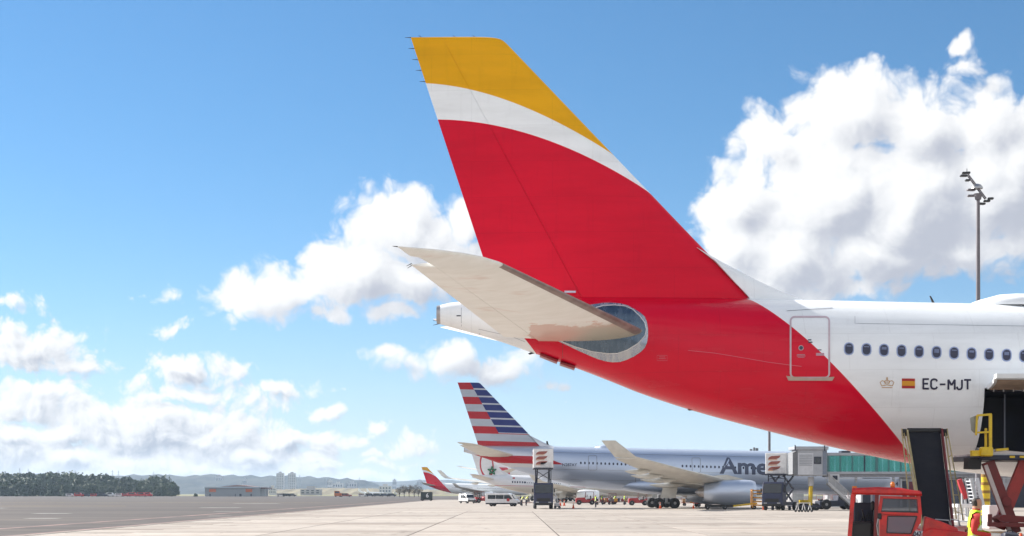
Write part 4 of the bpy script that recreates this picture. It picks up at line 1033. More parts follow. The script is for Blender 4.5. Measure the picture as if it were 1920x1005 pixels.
p = T(1607, 914); b = MB(); b.cbox((p.x, p.y+.06, p.z), (.12, .10, .07), 0, .015); b.build('corner_lamp', OR, tr)
b = MB(); b.cbox((T(1620, 0).x, 0, .95), (.55, 1.3, .55), 0, .06); b.build('dash', BLK, tr)
b = MB(); b.cbox((T(1640, 0).x, .1, 1.62), (.10, .3, .26), 0, .04); b.build('headrest', BLK, tr)
b = MB(); b.cbox((T(1646, 0).x, 0, 1.1), (.14, .6, .9), 0, .04); b.cbox((T(1632, 0).x+.05, 0, .72), (.45, .6, .14), 0, .04); b.build('seat', BLK, tr)
b = MB(); c_ = Vector((T(1622, 0).x+.02, 0, 1.36)); b.tube([c_+Vector((.14*math.sin(R(20))*math.cos(R(a))*-1, .19*math.sin(R(a)), .17*math.cos(R(a)))) for a in range(0, 361, 30)], .016, 6); b.tube([c_, c_+Vector((-.2, 0, -.3))], .02, 6); b.build('steering_wheel', BLK, tr, smooth=True)
b = MB(); p = T(1597, 934); b.tube([T(1600, 940), T(1597, 931), T(1594, 924)], .012, 6); b.build('mirror_arm', STEEL, tr)
b = MB(); b.cbox(tuple(T(1653, 968, -.06)), (.10, .05, .15), 0, .02); b.build('mirror', BLK, tr)
for q_ in range(5):
    b = MB(); x_ = T(1612+6*q_, 0).x; b.tube([(x_, .2+.08*q_, 1.2), (x_+.06*math.sin(q_), .25+.08*q_, 1.42+.05*math.cos(q_*2)), (x_+.1, .3+.05*q_, 1.30)], .012, 5); b.build('lever', BLK, tr)
b = MB(); b.cbox((T(1622, 0).x, .62, 1.38), (.50, .08, .66), 0, .03); b.build('dark_backing', NAV, tr)  # dark panel added so the inside of the open cab reads dark
b = MB(); b.tube([T(1652, 962, -.05), T(1648, 985, -.07), T(1650, 1004, -.05)], .014, 6); b.build('grab_handle', STEEL, tr)
b = MB(); b.prism([(-1.05, .40), (2.0, .40), (2.0, .62), (1.95, .90), (1.7, 1.0), (.9, 1.08), (.62, .95), (-.1, .62), (-1.05, .62)], -.8, .8); b.build('body', REDP, tr, bevel=.03)
b = MB(); b.prism([(T(x, 0).x, T(0, y).z) for x, y in ((1735, 968), (1765, 978), (1795, 990), (1795, 1070), (1722, 1070))], -.7, .55); b.build('hood', REDP, tr, bevel=.03)
b = MB(); b.prism([(T(x, 0).x, T(0, y).z) for x, y in ((1716.5, 995.5), (1731, 995.5), (1731, 1008), (1716.5, 1008))], -.80, -.79); b.build('number_plate', M('plate_white', (.6, .62, .68), .5), tr)
letters('047', tr, .17, .006, lambda x, z: Vector((T(1714.5, 0).x+x*.75, -.806, T(0, 1005).z+z)), M('plate_text', (.03, .03, .05), .5, var=0), 'fleet_number')
for x in (-.65, 1.45):
    for y in (-.75, .75): wheel(x, y, .36, .26).build('wheel', [P_RUB, P_HUB], tr, smooth=True, auto=35)
# ------------------------------------------------------------------ cargo loader at the aft hold
YELP = M('loader_yellow', (.68, .47, .01), .4, var=.2, coat=.2)
cl = thing('cargo_loader', 'scissor-lift cargo loader with dark red arms and yellow railing at the open hold', 'cargo loader', (14.5, 44.6, 0))
CLX, CLY = 14.5, 44.6
def C(px, py, Y): p = U(px, py, Y); return Vector((p.x-CLX, p.y-CLY, p.z))
NAV = M('navy_steel', (.02, .025, .05), .5, var=.25)
zd = U(0, 853, 44).z
b = MB(); b.box(C(1826, 0, 44).x, 3.4, -1.3, 1.6, zd-.16, zd-.02); b.build('deck', NAV, cl, bevel=.02)
b = MB(); b.box(C(1828, 0, 44).x, 3.3, -1.2, 1.5, zd-.02, zd+.03); b.build('roller_bed', STEEL, cl)
for k in range(9):
    b = MB(); x = C(1893, 0, 43.3).x+k*.28; b.box(x, x+.14, -1.33, -1.3, zd-.1, zd-.04); b.build('edge_mark', YELP, cl)
for Yq, dx_ in ((43.3, 0), (45.6, 0)):
    p0 = C(1857, 848, Yq); p1 = C(1857, 777, Yq); q0 = C(1830, 848, Yq); q1 = C(1832, 779, Yq)
    b = MB(); b.bar(p0, p1, .075); b.build('rail_post', YELP, cl)
    b = MB(); b.bar(p0+Vector((-.10, .1, 0)), p1+Vector((-.10, .1, -.4)), .055); b.build('rail_post', YELP, cl)
    b = MB(); b.bar(q0+Vector((0, 0, .5)), q1, .05); b.build('rail_post', YELP, cl)
    b = MB(); b.bar(q1, p1+Vector((.03, 0, 0)), .06); b.build('top_rail', YELP, cl)
    b = MB(); b.bar(C(1833, 811, Yq), C(1857, 810, Yq), .05); b.build('mid_rail', YELP, cl)
b = MB(); b.prism([(C(x, y, 43.3).x, C(x, y, 43.3).z) for x, y in ((1821, 783), (1831, 779), (1838, 779), (1829, 812), (1823, 806))], -1.22, -1.18); b.build('guard_panel', M('clear_grey_panel', (.30, .31, .27), .4), cl)
b = MB(); a_, c_ = C(1821, 850, 43.2), C(1859, 849, 43.2); b.bar(a_, c_, .2, .16); b.build('toe_beam', YELP, cl)
b = MB(); b.cbox(tuple(C(1849, 847, 43.1)), (.32, .3, .26), 0, .03); b.build('corner_block', YELP, cl)
b = MB(); b.bar(C(1867, 844, 43.2), C(1890, 842, 43.2), .10, .07); b.build('toe_beam', YELP, cl)
b = MB(); b.prism([(C(x, y, 43.4).x, C(x, y, 43.4).z) for x, y in ((1820, 858), (1843, 858), (1841, 880), (1819, 879))], -1.1, -.55); b.build('motor_box', BLK, cl)
for yq in (43.5, 45.7):
    b = MB(); b.bar(C(1852, 866, yq), C(1903, 1000, yq), .16, .34); b.build('scissor_arm', DRED, cl)
    b = MB(); b.bar(C(1925, 858, yq+.2), C(1872, 990, yq+.2), .16, .34); b.build('scissor_arm', M('loader_red', (.34, .03, .025), .45, var=.2), cl)
    b = MB(); b.bar(C(1848, 872, yq-.1), C(1895, 1000, yq-.1), .05, .10); b.build('hydraulic_ram', M('pale_ram', (.55, .48, .46), .4), cl)
b = MB(); b.tube([C(1888, 940, 43.3), C(1888, 940, 46)], .13, 12); b.build('pivot', DRED, cl)
b = MB(); b.box(C(1852, 0, 44).x, 3.4, -1.4, 1.5, .35, .72); b.build('chassis', DRED, cl, bevel=.03)
b = MB(); b.bar(C(1852, 983, 43), C(1935, 985, 43), .12, .12); b.bar(C(1856, 983, 43), C(1856, 964, 43), .1, .1); b.build('frame_rail', DRED, cl)
b = MB(); b.prism([(C(x, y, 43.2).x, C(x, y, 43.2).z) for x, y in ((1868, 972), (1880, 965), (1920, 968), (1925, 980), (1875, 979))], -1.5, -.9); b.build('step_plate', DRED, cl)
for x in (.2, 1.2, 2.6):
    for y in (-1.3, 1.35): wheel(x, y, .33, .25).build('wheel', [P_RUB, P_HUB], cl, smooth=True, auto=35)
# ------------------------------------------------------------------ bags and boxes by the loader
def soft_bag(name, label, cx, cy, z0, sx, sy, sz, mat, rz=0):
    b = MB(); rings = []
    for u, k in ((0, .80), (.08, .95), (.3, 1.0), (.7, .98), (.92, .86), (1, .55)):
        rings.append([(sx/2*k*math.copysign(abs(math.cos(t))**.55, math.cos(t))*(1+.04*math.sin(3*t+cx*7)), sy/2*k*math.copysign(abs(math.sin(t))**.55, math.sin(t)), z0+sz*u*(1+.05*math.sin(2*t+cx*5))) for t in [2*math.pi*i/16 for i in range(16)]])
    b.loft(rings); o = thing(name, label, 'bag', (cx, cy, 0), rz, 'bags beside the loader'); b.build('shell', mat, o, smooth=True, auto=40)
    b = MB(); b.tube([(-sx*.22, 0, z0+sz*.98), (-sx*.12, 0, z0+sz*1.12), (sx*.12, 0, z0+sz*1.12), (sx*.22, 0, z0+sz*.98)], .014, 6); b.build('handle', BLK, o)
    return o
BLUEB = M('dark_suitcase', (.02, .024, .05), .4, var=.2, coat=.2)
bc = thing('baggage_cart', 'low steel baggage cart loaded with bags in front of the loader', 'cart', (GX(1885, 39.5), 39.5, 0))
b = MB(); b.box(-.85, 1.0, -.6, .6, .42, .50); b.build('bed', STEEL, bc, bevel=.01)
for x in (-.85, 1.0):
    b = MB(); b.tube([(x, -.55, .45), (x, -.55, 1.0), (x, .55, 1.0), (x, .55, .45)], .022, 6); b.build('end_frame', DRED, bc)
for x in (-.55, .7):
    for y in (-.5, .5): wheel(x, y, .19, .12).build('wheel', [P_RUB, P_HUB], bc, smooth=True, auto=35)
for i, (px_, w_b, h_b, m_, lb) in enumerate(((1851, .34, .50, STEEL, 'shiny grey suitcase nearest the worker'), (1868, .5, .50, BLUEB, 'wide black bag at the middle of the cart'), (1893, .44, .62, BLUEB, 'taller black suitcase under the step plate'), (1912, .36, .52, M('grey_bag', (.16, .16, .17), .6, var=.2), 'grey bag at the right edge of the cart'))):
    soft_bag('suitcase', lb, GX(px_, 39.4), 39.4, .51, w_b, .45, h_b*.72, m_)
cone_o = M('cone_orange', (.78, .12, .03), .55, var=.15)
def cone(label, x, y, h=.75, group='traffic cones'):
    t = thing('traffic_cone', label, 'cone', (x, y, 0), 0, group)
    b = MB(); b.cbox((0, 0, .02), (h*.5, h*.5, .04), 0, .01); b.build('base', cone_o, t)
    b = MB(); b.lathe([(.04, h*.19), (h*.5, h*.11), (h*.98, h*.035), (h, .02)], (0, 0, 0), 'z', 12); b.build('shaft', cone_o, t, smooth=True)
    b = MB(); b.lathe([(h*.55, h*.106), (h*.75, h*.076)], (0, 0, 0), 'z', 12, False); b.build('white_collar', BAND, t, smooth=True)
    return t
cone('tall orange cone standing beside the worker in the lime vest', GX(1831, 39.0), 39.0, .98)
cone('tall orange cone at the right edge in front of the loader', GX(1914, 37.6), 37.6, .98)
# ------------------------------------------------------------------ vehicles and equipment on the far apron
WHITEP = M('vehicle_white', (.74, .74, .75), .35, var=.1, coat=.3)
BLUEP = M('truck_navy', (.016, .022, .07), .4, var=.2, coat=.2)
GLD = glassy('dark_glass', (.015, .02, .028), .06)
BRN = M('emblem_brown', (.30, .09, .07), .4, var=.05); ORG = M('emblem_orange', (.62, .25, .03), .4, var=.05)
def catering_truck(label, loc, rz, zb):
    """high-lift truck facing -y, van body raised on scissors to zb"""
    t = thing('catering_truck', label, 'truck', loc, rz, 'high-lift catering trucks')
    b = MB(); b.box(-1.0, 1.0, -3.6, 3.6, .55, .95); b.build('chassis', NAV, t, bevel=.03)
    b = MB(); b.prism([(-4.2, .55), (-2.3, .55), (-2.3, 3.2), (-3.7, 3.25), (-4.15, 1.9)], -1.2, 1.2, 'yz'); cab = b.build('cab', BLUEP, t, bevel=.06)
    b = MB(); b.prism([(-4.17, 1.98), (-3.80, 3.05), (-3.82, 3.06), (-4.19, 1.99)], -1.05, 1.05, 'yz'); b.build('windscreen', GLD, cab)
    b = MB(); b.box(-.8, .8, -4.23, -4.19, .95, 1.35); b.build('grille', BLK, cab)
    for s in (-1, 1):
        b = MB(); b.box(.78*s-.18, .78*s+.18, -4.235, -4.19, .72, .9); b.build('headlight', STEEL, cab)
        b = MB(); b.cbox((1.34*s, -3.9, 2.3), (.16, .1, .45), 0, .02); b.build('mirror', BLK, cab)
        b = MB(); b.box(1.2*s-.012, 1.2*s+.012, -3.75, -2.6, 2.05, 2.95); b.build('side_pane', GLD, cab)
    b = MB(); b.cbox((0, -4.3, .62), (2.3, .2, .3), 0, .04); b.build('bumper', BLK, t)
    for y in (-3.2, 2.2, 3.1):
        for s in (-1, 1): wheel(1.02*s, y, .48, .32, 'x').build('wheel', [P_RUB, P_HUB], t, smooth=True, auto=35)
    y0, y1, m_ = -1.9, 2.6, (.95+zb)/2
    for s in (-1, 1):
        for (za, zc_) in ((.95, m_), (m_, zb-.1)):
            b = MB(); b.bar((.85*s, y0, za), (.85*s, y1, zc_), .14, .18); b.build('scissor_arm', NAV, t)
            b = MB(); b.bar((.72*s, y1, za), (.72*s, y0, zc_), .14, .18); b.build('scissor_arm', NAV, t)
        b = MB(); b.bar((.98*s, -2.1, .95), (.98*s, -2.1, zb), .10); b.build('guide_mast', NAV, t)
        b = MB(); b.box(1.0*s-.12, 1.0*s+.12, -.2, .2, 0, .5); b.build('outrigger', NAV, t)
    b = MB(); b.bar((-.98, -2.1, 3.6), (.98, -2.1, zb-.25), .08); b.build('cross_brace', NAV, t)
    b = MB(); b.bar((.98, -2.12, 3.6), (-.98, -2.12, zb-.25), .08); b.build('cross_brace', NAV, t)
    b = MB(); b.box(-1.25, 1.25, -2.6, 3.0, zb-.12, zb+.02); b.build('lift_frame', NAV, t)
    b = MB(); b.cbox((0, .3, zb+1.24), (2.5, 5.4, 2.42), 0, .05); body = b.build('van_body', WHITEP, t)
    b = MB(); b.box(-1.0, 1.0, -2.43, -2.41, zb+.08, zb+.16); b.build('tail_lip', STEEL, body)
    b = MB(); b.box(-.35, 1.05, -2.425, -2.405, zb+.12, zb+.75); b.build('shutter', M('pale_shutter', (.6, .6, .62), .5), body)
    for k in range(3):                                     # three slanting strokes
        z = zb + 1.95 - .62*k
        def leaf(x0, x1, yy): return [(x0, z-.22), (x0+.15, z+.02), (x0+.45, z+.16), (x1, z+.2), (x1-.18, z-.06), (x1-.5, z-.2)]
        b = MB(); b.prism(leaf(-.95, .55, 0), -2.425, -2.405); b.build('emblem_stroke', BRN, body)
        b = MB(); b.prism([(-.95, z-.26), (.15, z-.25), (.2, z-.31), (-.9, z-.32)], -2.425, -2.405); b.build('emblem_stroke', ORG, body)
        b = MB(); b.prism([(y, zz) for y, zz in [(-x+1.2, zz) for x, zz in leaf(-.1, .9, 0)]], -1.275, -1.255, 'yz'); b.build('emblem_stroke', BRN, body)
    b = MB(); b.box(-.9, .9, 3.0, 4.6, zb-.05, zb+.05); b.build('bridge_plate', STEEL, t)
    for s in (-1, 1):
        b = MB(); b.tube([(.9*s, 3.0, zb+1.1), (.9*s, 4.5, zb+1.1), (.9*s, 4.5, zb)], .03, 6); b.build('bridge_rail', STEEL, t)
    return t
catering_truck('raised catering truck under the striped silver tail', (GX(1018, 196), 196.5, 0), 0, 5.1)
catering_truck('raised catering truck beside the glazed boarding bridge', (GX(1466, 180), 180.5, 0), R(-24), 4.15)
def van(label, loc, rz, L_, W_, H_, nose, win, mats, emblem=False, bar=False):
    """van along +x"""
    t = thing('van', label, 'van', loc, rz); body, glass = mats
    h = L_/2
    prof = [(-h, .35), (-h, H_-.25), (-h+.12, H_), (h-nose-.75, H_), (h-nose-.1, H_-.18), (h-.55, H_*.56), (h-.05, H_*.47), (h, .40), (h-.1, .32)]
    b = MB(); rg = []
    for y, k in ((-W_/2, .93), (-W_/2+.06, 1), (W_/2-.06, 1), (W_/2, .93)):
        rg.append([(x, y, .32+(z-.32)*k) for x, z in prof])
    b.loft(rg); sh = b.build('shell', body, t, bevel=.02)
    for s in (-1, 1):
        yy = (W_/2+.012)*s
        for k, (x0, x1) in enumerate(win):
            b = MB(); b.prism([(x0, H_*.56), (x1+(.45 if k == len(win)-1 else 0), H_*.56), (x1, H_*.86), (x0, H_*.86)], min(yy-.02*s, yy), max(yy-.02*s, yy)); b.build('side_pane', glass, sh)
        for x in (-h*.62, h*.64): wheel(x, (W_/2-.12)*s, .33, .22).build('wheel', [P_RUB, P_HUB], t, smooth=True, auto=35)
        b = MB(); b.cbox((h-.06, (W_/2-.28)*s, H_*.40), (.14, .32, .2), 0, .03); b.build('headlight', STEEL, sh)
        b = MB(); b.cbox((h-nose-.15, (W_/2+.12)*s, H_*.58), (.12, .16, .22), 0, .03); b.build('mirror', BLK, sh)
        b = MB(); b.box(-h+.1, h-.15, W_/2*s-.015, W_/2*s+.015, .32, .52); b.build('sill_strip', BLK, sh)
    b = MB(); b.prism([(h-nose-.05, H_*.90), (h-.52, H_*.60), (h-.50, H_*.62), (h-nose-.02, H_*.93)], -W_/2+.14, W_/2-.14); b.build('windscreen', glass, sh)
    b = MB(); b.box(-h-.015, -h, -W_/2+.2, W_/2-.2, H_*.55, H_*.86); b.build('rear_pane', glass, sh)
    b = MB(); b.cbox((h-.02, 0, .5), (.18, W_*.95, .26), 0, .04); b.build('front_bumper', BLK, sh)
    if emblem:
        b = MB(); b.lathe([(-.01, .02), (-.012, .24), (0, .24)], (h-nose-.55, -W_/2-.012, .98), 'y', 16); b.build('door_emblem', FR, sh)
    if bar:
        b = MB(); b.cbox((0, 0, H_+.04), (.3, .9, .08), 0, .02); b.build('roof_bar', M('pale_bar', (.7, .7, .7), .4), sh)
    return t
van('white minibus with dark windows and a red door emblem parked on the apron', (GX(943, 232), 232, 0), R(-14), 5.0, 1.95, 1.98, .9, [(-2.1, -.9), (-.85, .35), (.42, 1.25)], (WHITEP, GLD), True)
van('small white delivery van facing the camera left of the minibus', (GX(876, 300), 300, 0), R(-62), 4.1, 1.75, 1.85, .75, [(-1.0, -.2), (-.1, .75)], (WHITEP, GLD), False, True)
def tractor(label, loc, rz, canopy=False, sc=1.0):
    t = thing('baggage_tractor', label, 'tractor', loc, rz, 'red baggage tractors'); t.scale = (sc,)*3
    b = MB(); b.prism([(-1.5, .35), (1.5, .35), (1.5, .95), (1.35, 1.08), (.1, 1.12), (0, .8), (-.9, .8), (-1.0, 1.0), (-1.5, 1.0)], -.75, .75); b.build('body', M('tractor_dull_red', (.33, .02, .024), .5, var=.25), t, bevel=.04)
    b = MB(); b.cbox((-.75, 0, 1.12), (.15, 1.1, .55), 0, .04); b.cbox((-.5, 0, .86), (.5, 1.1, .12), 0, .03); b.build('seat', BLK, t)
    for x in (-.95, 1.0):
        for y in (-.72, .72): wheel(x, y, .38, .26).build('wheel', [P_RUB, P_HUB], t, smooth=True, auto=35)
    for y in (-.68, .68):
        b = MB(); b.tube([(.05, y, 1.1), (.0, y, 1.95), (-1.2, y, 1.95), (-1.25, y, 1.0)], .035, 6); b.build('roll_frame', DRED, t)
    if canopy:
        b = MB(); b.loft([[(x, .85*math.cos(a), 1.95+h_*max(0, math.sin(a))) for a in [math.pi*k/8 for k in range(9)]] for x, h_ in ((-1.6, .12), (-1.2, .3), (0, .36), (.9, .3), (1.2, .12))]); b.build('canopy', WHITEP, t, smooth=True, auto=50)
    b = MB(); b.tube([(.1, 0, 1.1), (-.25, 0, 1.4)], .03, 6); b.tube([(-.25+.06*math.cos(a), .2*math.sin(a), 1.4+.18*math.cos(a)) for a in [2*math.pi*k/10 for k in range(11)]], .018, 5); b.build('steering_wheel', BLK, t)
    return t
tractor('red baggage tractor under a white canopy behind the catering truck', (GX(1098, 262), 262, 0), R(180), True, 1.12)
tractor('bright red baggage tractor left of the silver airliner wheels', (GX(1197, 250), 250, 0), R(180), False, 1.08)
tractor('dark red tractor among baggage carts beyond the standing marshaller', (GX(1142, 275), 275, 0), R(170), False, 1.0)
tractor('dark red tractor half hidden between the two white vans', (GX(905, 312), 312, 0), R(20), False, 1.2)
def bag_cart(label, x, y, n, rz=0.0, box=None):
    t = thing('baggage_cart', label, 'cart', (x, y, 0), rz, 'flat baggage carts')
    b = MB(); b.box(-1.5, 1.5, -.75, .75, .42, .52); b.build('bed', DRED, t)
    for xx in (-1.05, 1.05):
        for yy in (-.65, .65): wheel(xx, yy, .22, .14).build('wheel', [P_RUB, P_HUB], t, smooth=True, auto=35)
    for xx in (-1.5, 1.5):
        b = MB(); b.tube([(xx, -.7, .5), (xx, -.7, 1.3), (xx, .7, 1.3), (xx, .7, .5)], .03, 6); b.build('end_frame', DRED, t)
    cols = [BLUEB, M('maroon_case', (.2, .02, .03), .5, var=.1), M('tan_case', (.35, .2, .08), .5, var=.1), M('grey_bag', (.16, .16, .17), .6, var=.2), M('amber_case', (.6, .3, .03), .5, var=.1)]
    for k in range(n):
        b = MB(); b.cbox((-1.1+2.3*k/max(1, n-1), random.uniform(-.2, .2), .53+.26), (random.uniform(.4, .62), .7, random.uniform(.4, .7)), random.uniform(-.2, .2), .04); b.build('luggage', cols[(k+int(x)) % 5], t)
    return t
bag_cart('flat baggage cart right of the minibus nose', GX(990, 246), 246, 3)
bag_cart('loaded baggage cart between the two tractors by the marshaller', GX(1160, 268), 268, 5)
bag_cart('loaded baggage cart just right of the marshaller', GX(1131, 266), 266, 4)
bag_cart('baggage cart with dark cases behind the silver airliner wheels', GX(1296, 240), 240, 5)
bag_cart('dark baggage cart trailing the bright red tractor', GX(1222, 252), 252, 3)
for px_, Y_, lb in ((1238, 197, 'orange cone left of the silver airliner wheels'), (1300, 196, 'orange cone right of the silver airliner wheels'), (1432, 183, 'orange cone between the stand and the catering truck'), (1075, 200, 'orange cone right of the raised catering truck')): cone(lb, GX(px_, Y_), Y_, .8)
gu = thing('ground_power_unit', 'low red ground power unit right of the silver airliner wheels', 'generator', (GX(1318, 222), 222, 0), R(10))
b = MB(); b.cbox((0, 0, 1.0), (2.6, 1.4, 1.1), 0, .06); b.build('housing', M('tractor_dull_red'), gu)
b = MB(); b.box(-1.0, .2, -.72, -.70, .75, 1.3); b.build('grille', BLK, gu)
for x in (-.8, .8):
    for y in (-.6, .6): wheel(x, y, .3, .2).build('wheel', [P_RUB, P_HUB], gu, smooth=True, auto=35)
# people far off
person('marshaller in a lime vest standing alone before the silver airliner', (GX(1117, 212), 212, 0), R(200), 'stand')
person('left of two workers in pale yellow vests by the minibus', (GX(978, 240), 240, 0), R(20), 'bend', vest=M('pale_yellow_vest', (.72, .76, .10), .7))
person('right of two workers in pale yellow vests by the minibus', (GX(986.5, 241), 241, 0), R(30), 'bend', vest=M('pale_yellow_vest'))
person('worker in a lime vest next to the bright red tractor', (GX(1171, 258), 258, 0), R(190), 'walk')
person('worker in a yellow vest between loaded baggage carts', (GX(1129, 262), 262, 0), R(10), 'stand')
person('worker in a yellow vest sitting low by the dark red tractor', (GX(1151, 270), 270, 0), R(10), 'bend')
cone('left of two small orange cones behind the catering truck', GX(1050.5, 240), 240, .95)
cone('right of two small orange cones behind the catering truck', GX(1058, 243), 243, .95)
# ground power cart and dark trunk near the small airliner
gp = thing('equipment_cart', 'dark equipment cart with a white figure on its side by the distant red tail', 'cart', (GX(800, 405), 405, 0))
b = MB(); b.cbox((0, 0, 1.35), (3.0, 2.0, 1.9), 0, .06); b.build('housing', M('dark_green_grey', (.03, .045, .045), .5), gp)
b = MB(); b.box(-1.6, 1.7, -.9, .9, .3, .42); b.build('frame', BLK, gp)
for x in (-1.1, 1.1):
    for y in (-.85, .85): wheel(x, y, .32, .2).build('wheel', [P_RUB, P_HUB], gp, smooth=True, auto=35)
letters('6', gp, 1.5, .03, lambda x, z: Vector((-.15+x, -1.02, .9+z)), WHITEP, 'figure')
# tow bar and orange stand by the engine
st = thing('maintenance_stand', 'orange timber-like stand beside the silver airliner engine', 'stand', (GX(1422, 186), 186.5, 0))
ORS = M('orange_stand', (.55, .26, .04), .6, var=.3)
for z in (.55, 1.0, 1.45, 1.9, 2.3):
    b = MB(); b.bar((-.75, -.6, z), (.75, -.6, z+random.uniform(-.08, .08)), .12, .16); b.build('beam', ORS, st)
for x in (-.7, .7):
    b = MB(); b.bar((x, -.6, .2), (x, -.6, 2.45), .12); b.build('post', ORS, st)
    b = MB(); b.bar((x, .6, .2), (x, .6, 2.45), .12); b.build('post', ORS, st)
    b = MB(); b.bar((x, -.6, 2.3), (x, .6, 2.3), .1); b.build('beam', ORS, st)
tb = thing('tow_bar', 'long yellow and black tow bar lying under the silver engine', 'tow bar', (GX(1375, 186), 186.3, 0))
b = MB(); b.bar((-3.4, 0, .45), (0, 0, .42), .22, .3); b.build('rear_beam', BLK, tb)
b = MB(); b.bar((0, 0, .42), (2.9, 0, .75), .16, .22); b.build('front_beam', YELP, tb)
for x in (-3.1, -1.0, 2.5):
    for y in (-.35, .35): wheel(x, y, .26, .14).build('wheel', [P_RUB, P_HUB], tb, smooth=True, auto=35)
# fire extinguisher-like trolley beside catering truck
ft = thing('hose_trolley', 'pale hose trolley leaning beside the wheel of the catering truck', 'trolley', (GX(1043, 199), 199, 0))
b = MB(); b.tube([(0, 0, .3), (-.15, .1, 2.0)], .05, 6); b.tube([(.35, 0, .3), (-.1, .1, 1.9)], .05, 6); b.build('mast', WHITEP, ft)
b = MB(); b.cbox((.1, 0, .45), (.7, .5, .5), 0, .08); b.build('tank', WHITEP, ft)
for x in (-.15, .4): wheel(x, -.3, .17, .1).build('wheel', [P_RUB, P_HUB], ft, smooth=True, auto=35)

# ------------------------------------------------------------------ boarding bridge in front of the silver airliner's nose
BGREY = M('bridge_grey', (.34, .36, .40), .45, .2, var=.12, scale=.8); LGREY = M('pale_grey_panel', (.50, .52, .56), .5, var=.1)
TEAL = see_through('teal_glass', (.10, .52, .48), .42, .05)
BY = 176.0
br = thing('boarding_bridge', 'boarding bridge with grey cabin and long teal glass tunnel', 'boarding bridge', (GX(1515, BY), BY, 0))
BX = GX(1515, BY)
def Bp(px, py, dy=0.0): p = U(px, py, BY); return Vector((p.x-BX, dy, p.z))
def bbox(b, x0, x1, y0, y1, d0, d1): a, c = Bp(x0, y1), Bp(x1, y0); b.box(a.x, c.x, d0, d1, a.z, c.z); return b
b = MB(); bbox(b, 1490, 1545, 843, 892, -1.8, 1.8); cabn = b.build('cabin', BGREY, br, bevel=.05)
b = MB(); bbox(b, 1484, 1547, 838, 844, -2.0, 2.0); b.build('cabin_roof', BGREY, cabn, bevel=.04)
b = MB(); bbox(b, 1491, 1519, 850, 890, -1.83, -1.80); dr_ = b.build('shutter_door', LGREY, cabn)
for k in range(7):
    b = MB(); bbox(b, 1493, 1517, 853.5+3.1*k, 855+3.1*k, -1.87, -1.83); b.build('slat', BGREY, dr_)
b = MB(); bbox(b, 1520.5, 1534, 857, 870.5, -1.84, -1.80); b.build('window_frame', NAV, cabn)
b = MB(); bbox(b, 1522, 1532.5, 858.5, 869, -1.86, -1.842); b.build('window_pane', GLD, cabn)
b = MB(); bbox(b, 1536.5, 1544, 846, 890, -1.83, -1.80); b.build('side_panel', M('slate_panel', (.16, .19, .25), .5), cabn)
for x in (1485, 1539.5):
    b = MB(); bbox(b, x-1, x+1, 835.5, 846, -2.02, -1.9); b.build('roof_lamp', NAV, cabn)
for k in range(6):
    b = MB(); x = 1489-1.2*k; bbox(b, x-1.0, x, 846+.6*k, 891-.3*k, -1.7+.05*k, 1.7-.05*k); b.build('bellows_fold', M('bellows_grey', (.22, .23, .25), .8), cabn)
b = MB(); bbox(b, 1546, 2140, 849.5, 855, -1.5, 1.5); b.build('tunnel_roof', BGREY, br, bevel=.03)
b = MB(); bbox(b, 1575, 1592, 845.5, 849.5, -.8, .8); b.build('roof_unit', NAV, br)
b = MB(); bbox(b, 1546, 2140, 884.5, 889.5, -1.5, 1.5); b.build('tunnel_floor', BGREY, br, bevel=.03)
b = MB(); bbox(b, 1546, 2140, 889.5, 894.5, -1.25, 1.25); b.build('tunnel_beam', M('beam_grey', (.25, .26, .30), .5, var=.15), br)
xs_ = [1548 + 22.5*k for k in range(27)]
for k in range(26):
    b = MB(); bbox(b, xs_[k]+1.1, xs_[k+1]-1.1, 855.2, 884.3, -1.44, -1.41); b.build('glass_pane', TEAL, br)
    b = MB(); bbox(b, xs_[k]+1.1, xs_[k+1]-1.1, 855.2, 884.3, 1.41, 1.44); b.build('glass_pane', TEAL, br)
for k in range(27):
    wdt = 1.1 if k % 4 else 2.4
    b = MB(); bbox(b, xs_[k]-wdt, xs_[k]+wdt, 855, 884.5, -1.5, -1.38); b.build('mullion', NAV if k % 4 == 3 else M('teal_frame', (.05, .16, .17), .4), br)
for k in range(9):
    x = 1560+14*k
    b = MB(); a_, c_ = Bp(x, 856, -.9), Bp(x+8*(1 if k % 2 else -1), 884, -.9); b.bar(a_, c_, .07); b.build('tunnel_brace', M('pale_teal_brace', (.35, .55, .52), .5), br)
b = MB(); bbox(b, 1551, 1569, 889, 904, -1.5, -.6); mb_ = b.build('motor_box', LGREY, br, bevel=.03)
b = MB(); bbox(b, 1556, 1565, 892, 900, -1.54, -1.502); b.build('fan_grille', NAV, mb_)
b = MB(); b.tube([Bp(1520.5, 894), Bp(1520.5, 911)], .32, 12); b.build('column_sleeve', LGREY, br, smooth=True, auto=40)
b = MB(); b.tube([Bp(1520.5, 911), Bp(1519, 952)], .24, 12); b.build('column', YELP, br, smooth=True, auto=40)
b = MB(); b.box(-.9, 1.1, -1.4, 1.4, .35, .6); b.build('bogie', NAV, br)
for y in (-1.2, 1.2):
    for x in (-.5, .7): wheel(x, y, .42, .3).build('wheel', [P_RUB, P_HUB], br, smooth=True, auto=35)
for k in range(5):
    x = 1602 + k*70
    b = MB(); bbox(b, x-2, x+2, 894.5, 905, -.9, -.7); b.build('hanger', BGREY, br)
    b = MB(); bbox(b, x-60, x+60, 896.2, 897.4, -1.3, -1.25); b.build('cable_tray', LGREY, br)
